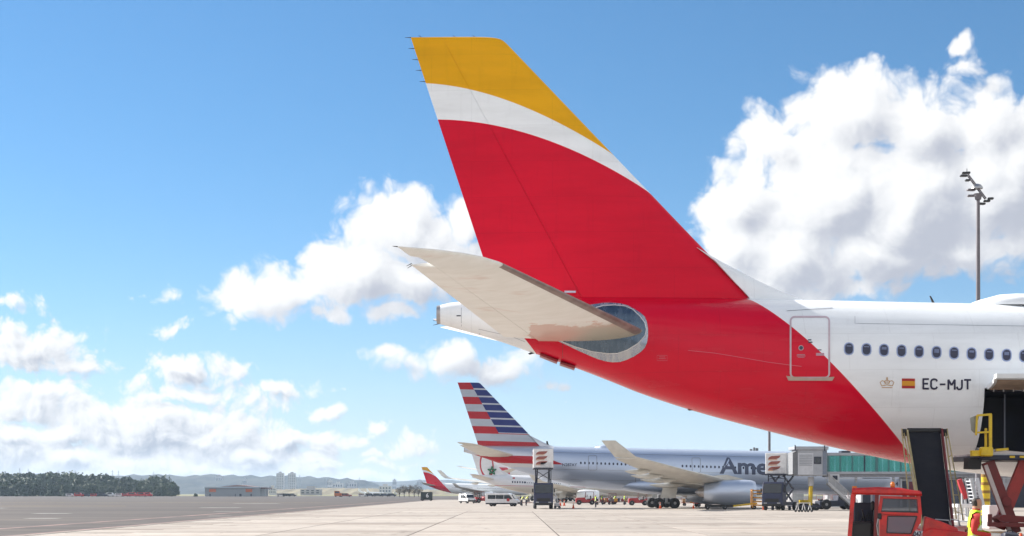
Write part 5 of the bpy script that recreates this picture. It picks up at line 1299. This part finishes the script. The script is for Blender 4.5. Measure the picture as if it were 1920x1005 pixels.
# service stair of the bridge
p0, p1 = Bp(1547, 906, -1.9), Bp(1601, 955, -1.9)
for dy in (0, 1.0):
    b = MB(); b.bar(p0+Vector((0, dy, 0)), p1+Vector((0, dy, 0)), .08, .28); b.build('stair_stringer', STEEL, br)
    b = MB(); b.tube([p0+Vector((0, dy, 1.1)), p1+Vector((0, dy, 1.1))], .03, 6); b.build('stair_rail', STEEL, br)
    for u in (0, .25, .5, .75, 1):
        q = lerp3(p0, p1, u)+Vector((0, dy, 0)); b = MB(); b.tube([q, q+Vector((0, 0, 1.1))], .025, 6); b.build('stair_post', STEEL, br)
b = MB(); b.add([p0+Vector((0, -.02, .15)), p1+Vector((0, -.02, .15)), p1+Vector((0, -.02, 1.05)), p0+Vector((0, -.02, 1.05))], [(0, 1, 2, 3)]); b.build('stair_mesh', see_through('wire_mesh', (.45, .46, .47), .45, .5), br)
for k in range(14):
    q = lerp3(p0, p1, (k+.5)/14); b = MB(); b.cbox((q.x, q.y+.5, q.z), (.28, .95, .04)); b.build('stair_tread', STEEL, br)
# little wheeled trestle and stand under the bridge
tz = thing('wheeled_trestle', 'small white wheeled trestle in front of the yellow bridge column', 'trestle', (GX(1505, 160), 160, 0))
for x in (-.55, .1, .75):
    b = MB(); b.tube([(x-.18, 0, .15), (x, 0, .95), (x+.18, 0, .15)], .045, 6); b.build('leg', WHITEP, tz)
    for s in (-1, 1): wheel(x+.18*s, 0, .13, .08).build('castor', [P_RUB, P_HUB], tz, smooth=True, auto=35)
b = MB(); b.bar((-.6, 0, .95), (.8, 0, .95), .07); b.build('beam', WHITEP, tz)
ys = thing('wheel_chock_cart', 'low yellow cart left of the yellow bridge column', 'cart', (GX(1508, 178), 178, 0))
b = MB(); b.cbox((0, 0, .95), (1.2, .8, .5), 0, .05); b.build('box', YELP, ys)
b = MB(); b.cbox((0, 0, .6), (1.4, .9, .12)); b.build('bed', BLK, ys)
for x in (-.45, .45): wheel(x, -.4, .26, .15).build('wheel', [P_RUB, P_HUB], ys, smooth=True, auto=35)
# barriers and containers below the bridge
RWB = M('barrier_red', (.5, .05, .04), .5)
for k, (px_, Yb, lb) in enumerate(((1537, 204, 'leftmost red and white barrier below the bridge'), (1552, 207, 'second red and white barrier below the bridge'), (1567, 204, 'third red and white barrier below the bridge'), (1583, 208, 'rightmost red and white barrier below the bridge'))):
    t = thing('barrier', lb, 'barrier', (GX(px_, Yb), Yb, 0), R(8*(k-1)), 'red and white barriers below the bridge')
    for q in range(4):
        b = MB(); b.cbox((-.36+.24*q, 0, .75+.22*(q % 2)), (.22, .2, .5), 0, .03); b.build('block', RWB if (q+k) % 2 else WHITEP, t)
    b = MB(); b.cbox((0, 0, .3), (1.0, .4, .4), 0, .05); b.build('foot', WHITEP, t)
    b = MB(); b.tube([(-.45, 0, 1.1), (-.45, 0, 1.75), (.45, 0, 1.75), (.45, 0, 1.1)], .03, 6); b.build('top_bar', RWB, t)
for k, (px_, Yb, w_k, lb) in enumerate(((1492, 190, 1.5, 'silver freight container left of the yellow column'), (1560, 216, 2.0, 'silver freight container behind the barriers'))):
    t = thing('freight_container', lb, 'container', (GX(px_, Yb), Yb, 0), R(12), 'silver freight containers')
    b = MB(); b.prism([(-w_k/2, .45), (w_k/2-.3, .45), (w_k/2, .8), (w_k/2, 1.95), (-w_k/2, 1.95)], -.75, .75); b.build('shell', M('container_silver', (.5, .5, .52), .4, .6, var=.15), t, bevel=.02)
    b = MB(); b.box(-w_k/2-.05, w_k/2+.05, -.8, .8, .30, .45); b.build('dolly', NAV, t)
    for x in (-w_k*.35, w_k*.35): wheel(x, -.7, .2, .14).build('wheel', [P_RUB, P_HUB], t, smooth=True, auto=35)
sw = thing('tug', 'low dark aircraft tug with large wheels under the service stair', 'tug', (GX(1566, 186), 186, 0), R(5))
b = MB(); b.prism([(-2.2, .4), (2.2, .4), (2.2, 1.0), (1.2, 1.15), (1.0, 1.7), (.1, 1.75), (0, 1.1), (-2.2, 1.0)], -1.1, 1.1); b.build('body', NAV, sw, bevel=.04)
b = MB(); b.box(.2, .95, -1.12, -1.1, 1.2, 1.62); b.build('side_pane', GLD, sw)
for x in (-1.4, 1.4):
    for y in (-1.0, 1.0): wheel(x, y, .62, .4).build('wheel', [P_RUB, P_HUB], sw, smooth=True, auto=35)
# ------------------------------------------------------------------ pier behind
PY_ = 214.0
pier = thing('pier_building', 'pale terminal pier with dark doorways and a 574 gate sign behind the bridge', 'building', (GX(1760, PY_), PY_, 0))
PX_ = GX(1760, PY_)
def pb(b, x0, x1, y0, y1, d0, d1):
    a, c = U(x0, y1, PY_), U(x1, y0, PY_); b.box(a.x-PX_, c.x-PX_, d0, d1, a.z, c.z); return b
PWALL = M('pier_wall', (.50, .50, .53), .7, var=.12, scale=.3)
b = MB(); pb(b, 1612, 2300, 893, 951.4, 0, 14); b.build('wall', PWALL, pier)
b = MB(); pb(b, 1606, 2300, 884, 893.5, -1.2, 15); b.build('eave', M('pier_slate', (.12, .13, .18), .6, var=.15), pier)
for x0, x1, y0, m_ in ((1618, 1632, 905, NAV), (1636, 1642, 900, M('pier_post', (.2, .22, .3), .6)), (1692, 1700, 902, NAV), (1704, 1716, 903, M('maroon_panel', (.16, .03, .05), .6)), (1752, 1768, 898, NAV), (1772, 1800, 900, M('dusky_glass', (.06, .07, .11), .2)), (1806, 1822, 902, NAV), (1850, 1874, 898, M('dusky_glass')), (1900, 1930, 902, NAV)):
    b = MB(); pb(b, x0, x1, y0, 951, -.12, .05); b.build('doorway', m_, pier)
for x in (1614, 1646, 1688, 1746, 1803, 1846, 1880):
    b = MB(); pb(b, x-1.5, x+1.5, 894, 951.2, -.5, -.13); b.build('pillar', LGREY, pier)
b = MB(); pb(b, 1648, 1686, 899, 914, -.3, -.2); sg = b.build('gate_sign', M('sign_pale', (.45, .47, .58), .5, var=.05), pier)
letters('574', sg, 1.05, .02, lambda x, z: Vector((GX(1666, PY_)-PX_+x*.8, -.32, U(0, 911.5, PY_).z+z)), M('sign_dark', (.03, .03, .07), .5, var=0), 'gate_number')
# mobile stairs, striped column, barrier and red ramp seen between belt and loader
ms = thing('mobile_stairs', 'pale mobile boarding stairs beyond the worker in the lime vest', 'stairs', (GX(1832, 95), 95, 0))
def Sp(px, py, dy=0): p = U(px, py, 95.0); return Vector((p.x-GX(1832, 95), dy, p.z))
for dy in (-.6, .6):
    b = MB(); b.bar(Sp(1826, 897, dy), Sp(1846, 985, dy), .10, .22); b.build('stringer', LGREY, ms)
    b = MB(); b.bar(Sp(1815, 897, dy), Sp(1832, 985, dy), .08, .1); b.build('handrail', STEEL, ms)
for k in range(13):
    u = (k+.5)/13; a_, c_ = lerp3(Sp(1815, 899), Sp(1832, 985), u), lerp3(Sp(1826, 899), Sp(1846, 985), u); b = MB(); b.box(a_.x, c_.x, -.6, .6, a_.z-.03, a_.z+.03); b.build('tread', LGREY, ms)
b = MB(); b.box(-.5, 1.0, -.8, .8, .25, .5); b.build('base', LGREY, ms)
for x in (-.4, .9): wheel(x, -.8, .25, .15).build('wheel', [P_RUB, P_HUB], ms, smooth=True, auto=35)
sc_ = thing('striped_column', 'yellow and black striped column right of the mobile stairs', 'column', (GX(1848, 104), 104, 0))
b = MB(); b.lathe([(0, .30), (3.6, .30)], (0, 0, 0), 'z', 14); b.build('shaft', YELP, sc_, smooth=True, auto=40)
for k in range(6):
    b = MB(); b.lathe([(.3+.55*k, .306), (.5+.55*k, .306)], (0, 0, 0), 'z', 14, False); b.build('black_band', M('amber_brown_band', (.25, .13, .01), .5), sc_, smooth=True)
b = MB(); b.lathe([(3.6, .42), (4.3, .45), (4.4, .2)], (0, 0, 0), 'z', 14); b.build('cap', LGREY, sc_, smooth=True, auto=40)
rr = thing('red_ramp', 'narrow red sloping conveyor between the belt loader and the pier', 'conveyor', (GX(1800, 110), 110, 0))
def Rp(px, py, dy=0): p = U(px, py, 110.0); return Vector((p.x-GX(1800, 110), dy, p.z))
b = MB(); b.bar(Rp(1798, 899), Rp(1811, 935), .40, .3); b.build('slope', M('ramp_red', (.42, .02, .03), .5), rr)
b = MB(); b.bar(Rp(1804, 925), Rp(1804, 976.4), .12); b.build('leg', LGREY, rr)
b = MB(); b.bar(Rp(1810, 934), Rp(1812, 976.4), .12); b.build('leg', LGREY, rr)
bx_ = thing('freight_box', 'pinkish white freight box behind the scissor arms', 'box', (GX(1868, 62), 62, 0))
b = MB(); b.cbox((0, 0, 1.0), (.86, .9, .95), 0, .03); b.build('shell', M('pinkish_white', (.62, .52, .52), .6, var=.12), bx_)
b = MB(); b.cbox((0, 0, .32), (1.0, 1.0, .2), 0, .02); b.build('pallet', M('pallet_wood', (.30, .2, .12), .8, var=.2), bx_)
wb = thing('barrier_cart', 'white topped rack cart left of the worker in the lime vest', 'cart', (GX(1806, 66), 66, 0))
b = MB(); b.cbox((0, 0, 1.42), (.75, .9, .16), 0, .02); b.build('top', WHITEP, wb)
for z in (1.05, .75, .45):
    b = MB(); b.cbox((0, 0, z), (.7, .85, .04)); b.build('shelf', LGREY, wb)
for x in (-.33, .33):
    for y in (-.4, .4):
        b = MB(); b.bar((x, y, .12), (x, y, 1.34), .045); b.build('post', STEEL, wb); wheel(x, y, .09, .06).build('castor', [P_RUB, P_HUB], wb, smooth=True, auto=35)
# ------------------------------------------------------------------ floodlight masts
def mast(label, px, Y, top_py, heads):
    t = thing('floodlight_mast', label, 'lamp mast', (GX(px, Y), Y, 0), 0, 'floodlight masts'); zt = U(0, top_py, Y).z
    b = MB(); b.tube([(0, 0, 0), (0, 0, zt)], .26, 14, .15); b.build('pole', M('galvanised', (.17, .16, .18), .6, .2, var=.15), t, smooth=True, auto=40)
    if heads:
        k = Y/FPX; G_ = M('galvanised'); LD = M('lamp_dark', (.035, .037, .04), .5, var=.2)
        for dx_ in (-.12, .12):
            b = MB(); b.bar((-20*k, dx_*1.5, zt+47*k-.1), (14*k, dx_*1.5, zt-1*k), .09); b.build('head_arm', G_, t)
        b = MB(); b.lathe([(-.2, .25), (.1, .32), (.3, .38)], (0, 0, zt+.1), 'z', 14); b.build('head_ring', G_, t, smooth=True, auto=40)
        b = MB(); b.lathe([(0, .5), (.15, .48), (.35, .32), (.45, .05)], (-2*k, 0, zt+18*k), 'z', 16); b.build('dome', STEEL, t, smooth=True, auto=50)
        for (dx_, dz, w_l) in ((-28, 44, .62), (-21, 51, .7), (-20, 36, .4), (-12, 19, .7), (-12, 8, .6), (16, -3, .55), (8, -7, .6), (22, 1, .5)):
            b = MB(); b.cbox((dx_*k, random.uniform(-.3, .3), zt+dz*k-.1), (w_l, .42, .16), R(random.uniform(-15, 15)), .04); b.build('floodlight', LD if dz > 20 or dx_ > 0 else G_, t)
        b = MB(); b.tube([(-21*k, 0, zt+50*k), (-21*k, 0, zt+56*k)], .03, 5); b.build('rod', LD, t)
    return t
mast('tall floodlight mast with tilted lamp heads above the airliner roof', 1834, 134, 372, True)
mast('distant pole rising behind the silver airliner in front of the bridge', 1442.5, 262, 640, False)
# ------------------------------------------------------------------ far background
def hill(name, Y, pts, mat, depth=900):
    """wooded ridge: crest given as (px, py) at distance Y"""
    b = MB(); f = hermite([p[0] for p in pts], [p[1] for p in pts]); rows = []
    n = 160; x0, x1 = pts[0][0], pts[-1][0]
    for j, (u, h) in enumerate(((-1, 0), (-.55, .45), (-.25, .8), (0, 1.0), (.4, .8), (1, 0))):
        rows.append([(GX(x0+(x1-x0)*i/n, Y), Y+u*depth+30*math.sin(i*.7+j), -.5+(U(0, f(x0+(x1-x0)*i/n)+.9*math.sin(i*1.7)*math.sin(i*.43), Y).z)*h*(1+.05*math.sin(i*1.3+j*2))) for i in range(n+1)])
    b.loft(rows, False, False, False); return tag(b.build(name, mat, smooth=True), kind='structure')
def veg(name, ca, cb, sc):
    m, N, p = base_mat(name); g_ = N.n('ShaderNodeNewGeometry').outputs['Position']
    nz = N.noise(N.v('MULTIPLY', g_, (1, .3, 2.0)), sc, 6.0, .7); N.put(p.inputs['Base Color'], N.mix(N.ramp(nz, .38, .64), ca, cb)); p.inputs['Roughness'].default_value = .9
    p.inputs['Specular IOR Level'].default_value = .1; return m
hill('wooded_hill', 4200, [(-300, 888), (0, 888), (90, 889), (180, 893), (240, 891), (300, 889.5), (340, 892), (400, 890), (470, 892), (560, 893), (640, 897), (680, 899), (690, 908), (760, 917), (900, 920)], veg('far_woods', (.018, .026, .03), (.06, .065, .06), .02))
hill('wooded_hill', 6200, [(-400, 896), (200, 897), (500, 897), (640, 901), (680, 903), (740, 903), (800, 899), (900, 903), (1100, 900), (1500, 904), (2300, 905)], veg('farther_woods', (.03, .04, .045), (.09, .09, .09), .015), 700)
hill('field_slope', 2600, [(430, 921), (560, 916), (600, 914.5), (700, 915.5), (780, 917), (900, 919)], veg('dry_field', (.19, .15, .085), (.27, .23, .14), .01), 250)
# trees: trunk, limbs and leaf clumps
def tree_mesh(seed, h, w, lobes, leaf, nleaf, bare=False):
    rnd = random.Random(seed); b = MB(); th = h*.28
    b.tube([(0, 0, -.2), (.1*rnd.uniform(-1, 1), 0, th), (.3*rnd.uniform(-1, 1), .2, h*.55)], [h*.035, h*.026, h*.012], 6)
    cs = []
    for k in range(lobes):
        a = rnd.uniform(0, 6.28); r = w*.33*math.sqrt(rnd.random()); z = h*((.36+.50*rnd.random()) if bare else (.10+.76*rnd.random()**.8)); s = w*(.17+.13*rnd.random())*(1.15-.45*(z/h)); cs.append((r*math.cos(a), r*math.sin(a), z, s))
        b.tube([(0, 0, th*.9), (r*math.cos(a)*.5, r*math.sin(a)*.5, (th+z)*.5), (r*math.cos(a), r*math.sin(a), z)], [h*.014, h*.01, h*.004], 4)
        if bare:
            for q in range(10):
                d = Vector((rnd.gauss(0, 1), rnd.gauss(0, 1), rnd.gauss(.5, 1))).normalized()*s*1.6; c = Vector((r*math.cos(a), r*math.sin(a), z)); b.tube([c, c+d*.5+Vector((0, 0, .1*s)), c+d], [h*.006, h*.004, h*.002], 3)
    trunk = b; c = MB()
    for k in range(nleaf):
        x, y, z, s = cs[k % lobes]; d = Vector((rnd.gauss(0, 1), rnd.gauss(0, 1), rnd.gauss(0, .8))).normalized()*s*(rnd.random()**.35)
        p = Vector((x, y, z))+d; n_ = (d.normalized()+Vector((rnd.gauss(0, .6), rnd.gauss(0, .6), rnd.gauss(.2, .6)))).normalized(); u = n_.orthogonal().normalized(); v = n_.cross(u); q = leaf*rnd.uniform(.6, 1.3)
        a = rnd.uniform(0, 6.28); u, v = u*math.cos(a)+v*math.sin(a), v*math.cos(a)-u*math.sin(a)
        c.add([p-u*q, p+v*q*.6, p+u*q, p-v*q*.6], [(0, 1, 2, 3)])
    return trunk, c
BARK = M('bark', (.11, .085, .065), .9, var=.2)
LEAF = {}
def leafmat(name, a, c):
    m, N, p = base_mat(name); oi = N.n('ShaderNodeObjectInfo').outputs['Random']; g_ = N.n('ShaderNodeNewGeometry').outputs['Position']
    nz = N.noise(g_, .35, 3.0, .6); N.put(p.inputs['Base Color'], N.mix(N.m('MULTIPLY_ADD', oi, .5, N.m('MULTIPLY', N.ramp(nz, .3, .7), .5)), a, c)); p.inputs['Roughness'].default_value = .7; return m
LGRN = leafmat('pine_foliage', (.010, .032, .010), (.050, .088, .028)); LBRN = leafmat('olive_foliage', (.06, .055, .035), (.10, .085, .05))
protos = []
for sd_, h_, w_t in ((1, 12, 12), (2, 10, 12), (3, 13, 10), (4, 9, 13)):
    tr_, cr_ = tree_mesh(sd_, h_, w_t, 30, .75, 2200)
    t = thing('tree', 'x', 'tree'); tr_.build('trunk', BARK, t); cr_.build('crown', LGRN, t); protos.append(t)
rt = random.Random(5); used = [False]*4
crest = hermite([-20, 30, 80, 130, 180, 220, 240, 262, 290, 310, 345], [890, 889, 887, 890, 893, 894, 896, 901, 896, 900, 912])
ORD = ['first', 'second', 'third', 'fourth', 'fifth', 'sixth', 'seventh', 'eighth', 'ninth', 'tenth', 'eleventh', 'twelfth', 'thirteenth', 'fourteenth', 'fifteenth', 'sixteenth', 'seventeenth', 'eighteenth', 'nineteenth', 'twentieth', 'twenty-first', 'twenty-second', 'twenty-third', 'twenty-fourth', 'twenty-fifth', 'twenty-sixth', 'twenty-seventh', 'twenty-eighth']
cnt_ = {'front': 0, 'middle': 0, 'back': 0}
tl_ = []
for row, (Yt, stp, k0) in enumerate(((1030, 17, .55), (1090, 19, .80), (1150, 22, 1.0))):
    x = -14 + 7*row
    while x < 340 - 6*row:
        tl_.append((x, Yt + rt.uniform(-18, 18), k0)); x += stp*rt.uniform(.75, 1.25)
tl_.sort()
for i, (x, Yt, k0) in enumerate(tl_):
    j = rt.randrange(4); src = protos[j]
    t = src if not used[j] else copy_tree(src); used[j] = True
    hh_ = (12, 10, 13, 9)[j]; want = U(0, crest(x)+rt.uniform(-2.5, 2), Yt).z*k0
    s = max(.45, want/(hh_*.97)); t.location = (GX(x, Yt), Yt, 0); t.rotation_euler = (0, 0, rt.uniform(0, 6.28)); t.scale = (s*1.05, s*1.05, s)
    t['group'] = 'dark pines along the far side of the taxiway'
    row_ = 'front' if k0 < .6 else 'middle' if k0 < .9 else 'back'; cnt_[row_] += 1
    t['label'] = '%s dark pine from the left in the %s row of the wood' % (ORD[cnt_[row_]-1], row_)
for o_ in protos:
    if o_['label'] == 'x': bpy.data.objects.remove(o_)
# bushes on the grass
for px_, Yb, hb, lb in ((321, 960, 2.6, 'dark round bush on the grass left of the hangar'), (366, 960, 1.7, 'small dark bush close to the hangar corner'), (91, 990, 2.4, 'dark bush in front of the pines'), (31, 990, 1.3, 'tiny dark bush at the far left')):
    tr_, cr_ = tree_mesh(int(px_), hb, hb*2.0, 9, .3, 420); t = thing('bush', lb, 'bush', (GX(px_, Yb), Yb, 0)); tr_.build('stem', BARK, t); cr_.build('crown', LGRN, t)
lbs = ['leftmost bare tree left of the small red tail', 'second bare tree from the left near the small red tail', 'middle bare tree of the clump near the small red tail', 'fourth bare tree in the clump near the small red tail', 'bare tree closest to the small red tail']
for k, (px_, Yb, hb) in enumerate(((749, 800, 5.5), (758, 820, 6.2), (767, 810, 6.5), (777, 800, 6.6), (785, 815, 6.0))):
    tr_, cr_ = tree_mesh(40+k, hb, hb*1.0, 12, .22, 260, True); t = thing('bare_tree', lbs[k], 'tree', (GX(px_, Yb), Yb, 0), 0, 'bare trees by the distant tail'); tr_.build('trunk', BARK, t); cr_.build('crown', LBRN, t)
# hangar with two orange signs
HY = 985.0
hg = thing('hangar', 'grey low hangar with two orange signs beyond the taxiway', 'hangar', (GX(435, HY), HY, 0))
HXC = GX(435, HY)
def hb_(b, x0, x1, y0, y1, d0, d1): a, c = U(x0, y1, HY), U(x1, y0, HY); b.box(a.x-HXC, c.x-HXC, d0, d1, a.z, c.z); return b
b = MB(); hb_(b, 384, 487, 914.5, 930.6, 0, 34); b.build('wall', M('hangar_grey', (.30, .33, .36), .6, var=.08, scale=.1), hg)
b = MB(); hb_(b, 383, 488, 912.5, 914.7, -1, 35); b.build('roof_edge', M('pale_blue_fascia', (.5, .58, .66), .5), hg)
b = MB(); b.prism([(GX(x, HY)-HXC, U(0, y, HY).z) for x, y in ((411, 912.6), (444, 909), (478, 912.6))], 1, 33); b.build('roof', M('roof_brown', (.20, .12, .11), .7), hg)
for x0 in (392.5, 460.5):
    b = MB(); hb_(b, x0, x0+12.5, 917, 922.5, -.3, -.05); b.build('sign', M('sign_orange', (.55, .13, .03), .5), hg)
for x0, x1 in ((449, 453), (393, 395), (470, 472), (441, 442)):
    b = MB(); hb_(b, x0, x1, 926, 930.6, -.4, -.03); b.build('door', NAV, hg)
b = MB(); hb_(b, 488, 497, 914, 916.2, 2, 30); b.build('canopy', M('roof_brown'), hg)
for x in (491, 496):
    b = MB(); hb_(b, x-.4, x+.4, 916, 930.6, 4, 4.5); b.build('canopy_post', LGREY, hg)
# far towers and town
TW = M('tower_concrete', (.42, .42, .44), .8, var=.1, scale=.05); WIN = glassy('tower_window', (.06, .07, .09), .2)
def tower(name, label, px0, px1, py0, Y, floors, cols, base=928, mat=TW, cat='building', group=None):
    t = thing(name, label, cat, (GX((px0+px1)/2, Y), Y, 0), 0, group); w = (px1-px0)*Y/FPX; zt = U(0, py0, Y).z
    b = MB(); b.box(-w/2, w/2, 0, w*.9, -.8, zt); b.box(-w*.2, w*.2, w*.2, w*.6, zt, zt+3); wl = b.build('wall', mat, t)
    if floors:
        b = MB(); b.box(-.5, .5, -.12, .02, -.5, .5); m0 = b.build('window', WIN, t); first_ = True
        for f_ in range(floors):
            for c_ in range(cols):
                o = m0 if first_ else m0.copy()
                if not first_: link(o, t)
                first_ = False; o.location = (-w/2+w*(c_+.5)/cols, 0, zt*(.25+.70*(f_+.5)/floors)); o.scale = (w/cols*.55, 1, zt*.70/floors*.55)
    return t
tower('apartment_tower', 'left of the twin hazy apartment towers on the horizon', 518, 531.5, 887, 3300, 9, 4)
tower('apartment_tower', 'right of the twin hazy apartment towers on the horizon', 540, 553.5, 887.5, 3300, 9, 4)
for px0, px1, py0, Y, lb in ((563, 600, 917.5, 1500, 'long low grey block right of the hangar'), (614, 622, 901, 3400, 'white slender block right of the twin towers'), (624, 642, 906, 3400, 'stepped white block right of the twin towers'), (711, 733, 911.5, 2300, 'low white building left of the bare trees'), (736, 743, 900, 4200, 'hazy grey block above the bare trees'), (781, 792, 901, 4300, 'hazy grey block behind the small red tail'), (404, 416, 892, 3900, 'small hazy block on the ridge above the hangar'), (504, 517, 915, 1800, 'low white shed right of the hangar'), (455, 462, 898, 3700, 'hazy narrow block on the slope above the hangar'), (650, 668, 905, 3600, 'hazy wide block at the end of the ridge')):
    tower('low_building' if px1-px0 > 12 else 'hazy_block', lb, px0, px1, py0, Y, 2, 4, mat=M('town_white', (.55, .54, .53), .8, var=.1, scale=.05) if 'white' in lb else TW)
# electricity pylons on the ridge
for k, (px_, py0) in enumerate(((37, 877), (53, 879), (109, 882), (141, 881), (211, 881), (222, 882), (288, 884), (562, 890), (611, 896), (674, 895))):
    Yp = 3600; t = thing('pylon', ('lattice pylon on the ridge, number %d from the left' % (k+1)) if 0 else ['leftmost thin pylon on the ridge', 'thin pylon just right of the leftmost one', 'thin pylon above the left part of the wood', 'thin pylon above the middle of the wood', 'left of two close pylons above the wood', 'right of two close pylons above the wood', 'thin pylon above the right end of the wood', 'tall thin pylon right of the twin towers', 'thin mast by the slender white block', 'thin mast at the end of the ridge'][k], 'pylon', (GX(px_, Yp), Yp, 0), 0, 'pylons on the skyline')
    zt = U(0, py0, Yp).z; b = MB()
    for sx in (-1, 1): b.bar((2.2*sx, 0, 0), (.3*sx, 0, zt), .5)
    b.build('frame', M('pylon_steel', (.3, .31, .34), .6), t)
    for z in (.82, .92):
        b = MB(); b.bar((-4.5, 0, zt*z), (4.5, 0, zt*z), .45); b.build('cross_arm', M('pylon_steel'), t)
# red, white and dark vehicles parked in a row far off
def far_vehicle(label, px_, Y, L_, H_, mat, group):
    t = thing('parked_vehicle', label, 'vehicle', (GX(px_, Y), Y, 0), 0, group)
    b = MB(); b.prism([(-L_/2, .4), (L_/2, .4), (L_/2, H_*.55), (L_*.3, H_*.6), (L_*.18, H_), (-L_/2, H_)], -1, 1); b.build('body', mat, t)
    b = MB(); b.prism([(-L_*.42, H_*.62), (L_*.2, H_*.62), (L_*.12, H_*.92), (-L_*.42, H_*.92)], -1.03, -1.0); b.build('window_band', GLD, t)
    for x in (-L_*.3, L_*.3): wheel(x, -.85, .42, .3).build('wheel', [P_RUB, P_HUB], t, smooth=True, auto=35)
    return t
rv = random.Random(9); VC = [REDP, M('vehicle_dull_red', (.36, .05, .04), .5), WHITEP, REDP, NAV]
x = 132; k = 0
while x < 288:
    q_ = rv.randrange(5) if x > 142 else 2; m_ = VC[q_]
    far_vehicle('%s vehicle, %s from the left in the long row below the wood' % (('red', 'dull red', 'white', 'red', 'dark')[q_], ORD[k]), x, 905+rv.uniform(-6, 6), rv.uniform(4.0, 6.5), rv.uniform(1.7, 2.6), m_, 'vehicles parked in a row below the wood'); x += rv.uniform(11, 17); k += 1
far_vehicle('orange lorry cab at the edge of the taxiway right of the hangar', 634, 860, 4.0, 3.3, M('lorry_orange', (.55, .14, .03), .5), None)
far_vehicle('long red trailer behind the orange lorry cab', 648, 862, 7.0, 2.0, M('trailer_red', (.32, .07, .05), .6), None)
for k, (x, m_, lb) in enumerate(((527, WHITEP, 'white van among parked vehicles right of the hangar'), (538, NAV, 'dark car left of the grey block'), (548, M('grey_bag'), 'grey car just left of the grey block'), (680, WHITEP, 'white car in the row left of the bare trees'), (694, NAV, 'first dark car left of the bare trees'), (708, NAV, 'second dark car left of the bare trees'), (722, BLUEP, 'navy car left of the bare trees'), (735, NAV, 'dark car touching the bare trees'))):
    far_vehicle(lb, x, 930, 5.2, 1.9, m_, 'cars parked beyond the taxiway')
for k, (x, lb) in enumerate(((673, 'leftmost tiny white tail far beyond the taxiway'), (688.5, 'middle tiny white tail far beyond the taxiway'), (739, 'rightmost tiny white tail beside the bare trees'))):
    airl = airliner('small_airliner', lb, (GX(x, 1500), 1500, 0), P_WHITE, P_WHITE, scale=.42, windows=False, rz=R(10+40*k), group='tiny parked airliners')
# small control block and vents that rise behind the silver roof
vb = thing('roof_vent', 'small dark vent cluster rising behind the silver airliner roof', 'vent', (GX(1413, 330), 330, 0))
zz_ = U(0, 842, 330).z
for k, (dx_, w_v, h_v) in enumerate(((-.55, .5, 0), (.1, .35, .35), (.7, .55, .2))):
    b = MB(); b.box(dx_-w_v/2, dx_+w_v/2, -.3, .3, zz_-1.4, zz_+h_v); b.build('stack', M('vent_dark', (.12, .13, .15), .6), vb)
b = MB(); b.box(-.12, .12, -.1, .1, 0, zz_-1.3); b.build('post', LGREY, vb)
# ------------------------------------------------------------------ haze: even pale air round everything
hz_ = MB(); hz_.box(-9000, 9000, -400, 9000, -1.1, 95)
hm = bpy.data.materials.new('haze_air'); hm.use_nodes = True; ht = hm.node_tree; ht.nodes.clear()
vp = ht.nodes.new('ShaderNodeVolumePrincipled'); vp.inputs['Color'].default_value = (.60, .78, 1.0, 1); vp.inputs['Density'].default_value = HAZE; vp.inputs['Anisotropy'].default_value = .2
mo = ht.nodes.new('ShaderNodeOutputMaterial'); ht.links.new(vp.outputs[0], mo.inputs['Volume'])
if HAZE > 0: tag(hz_.build('haze', hm), kind='stuff')
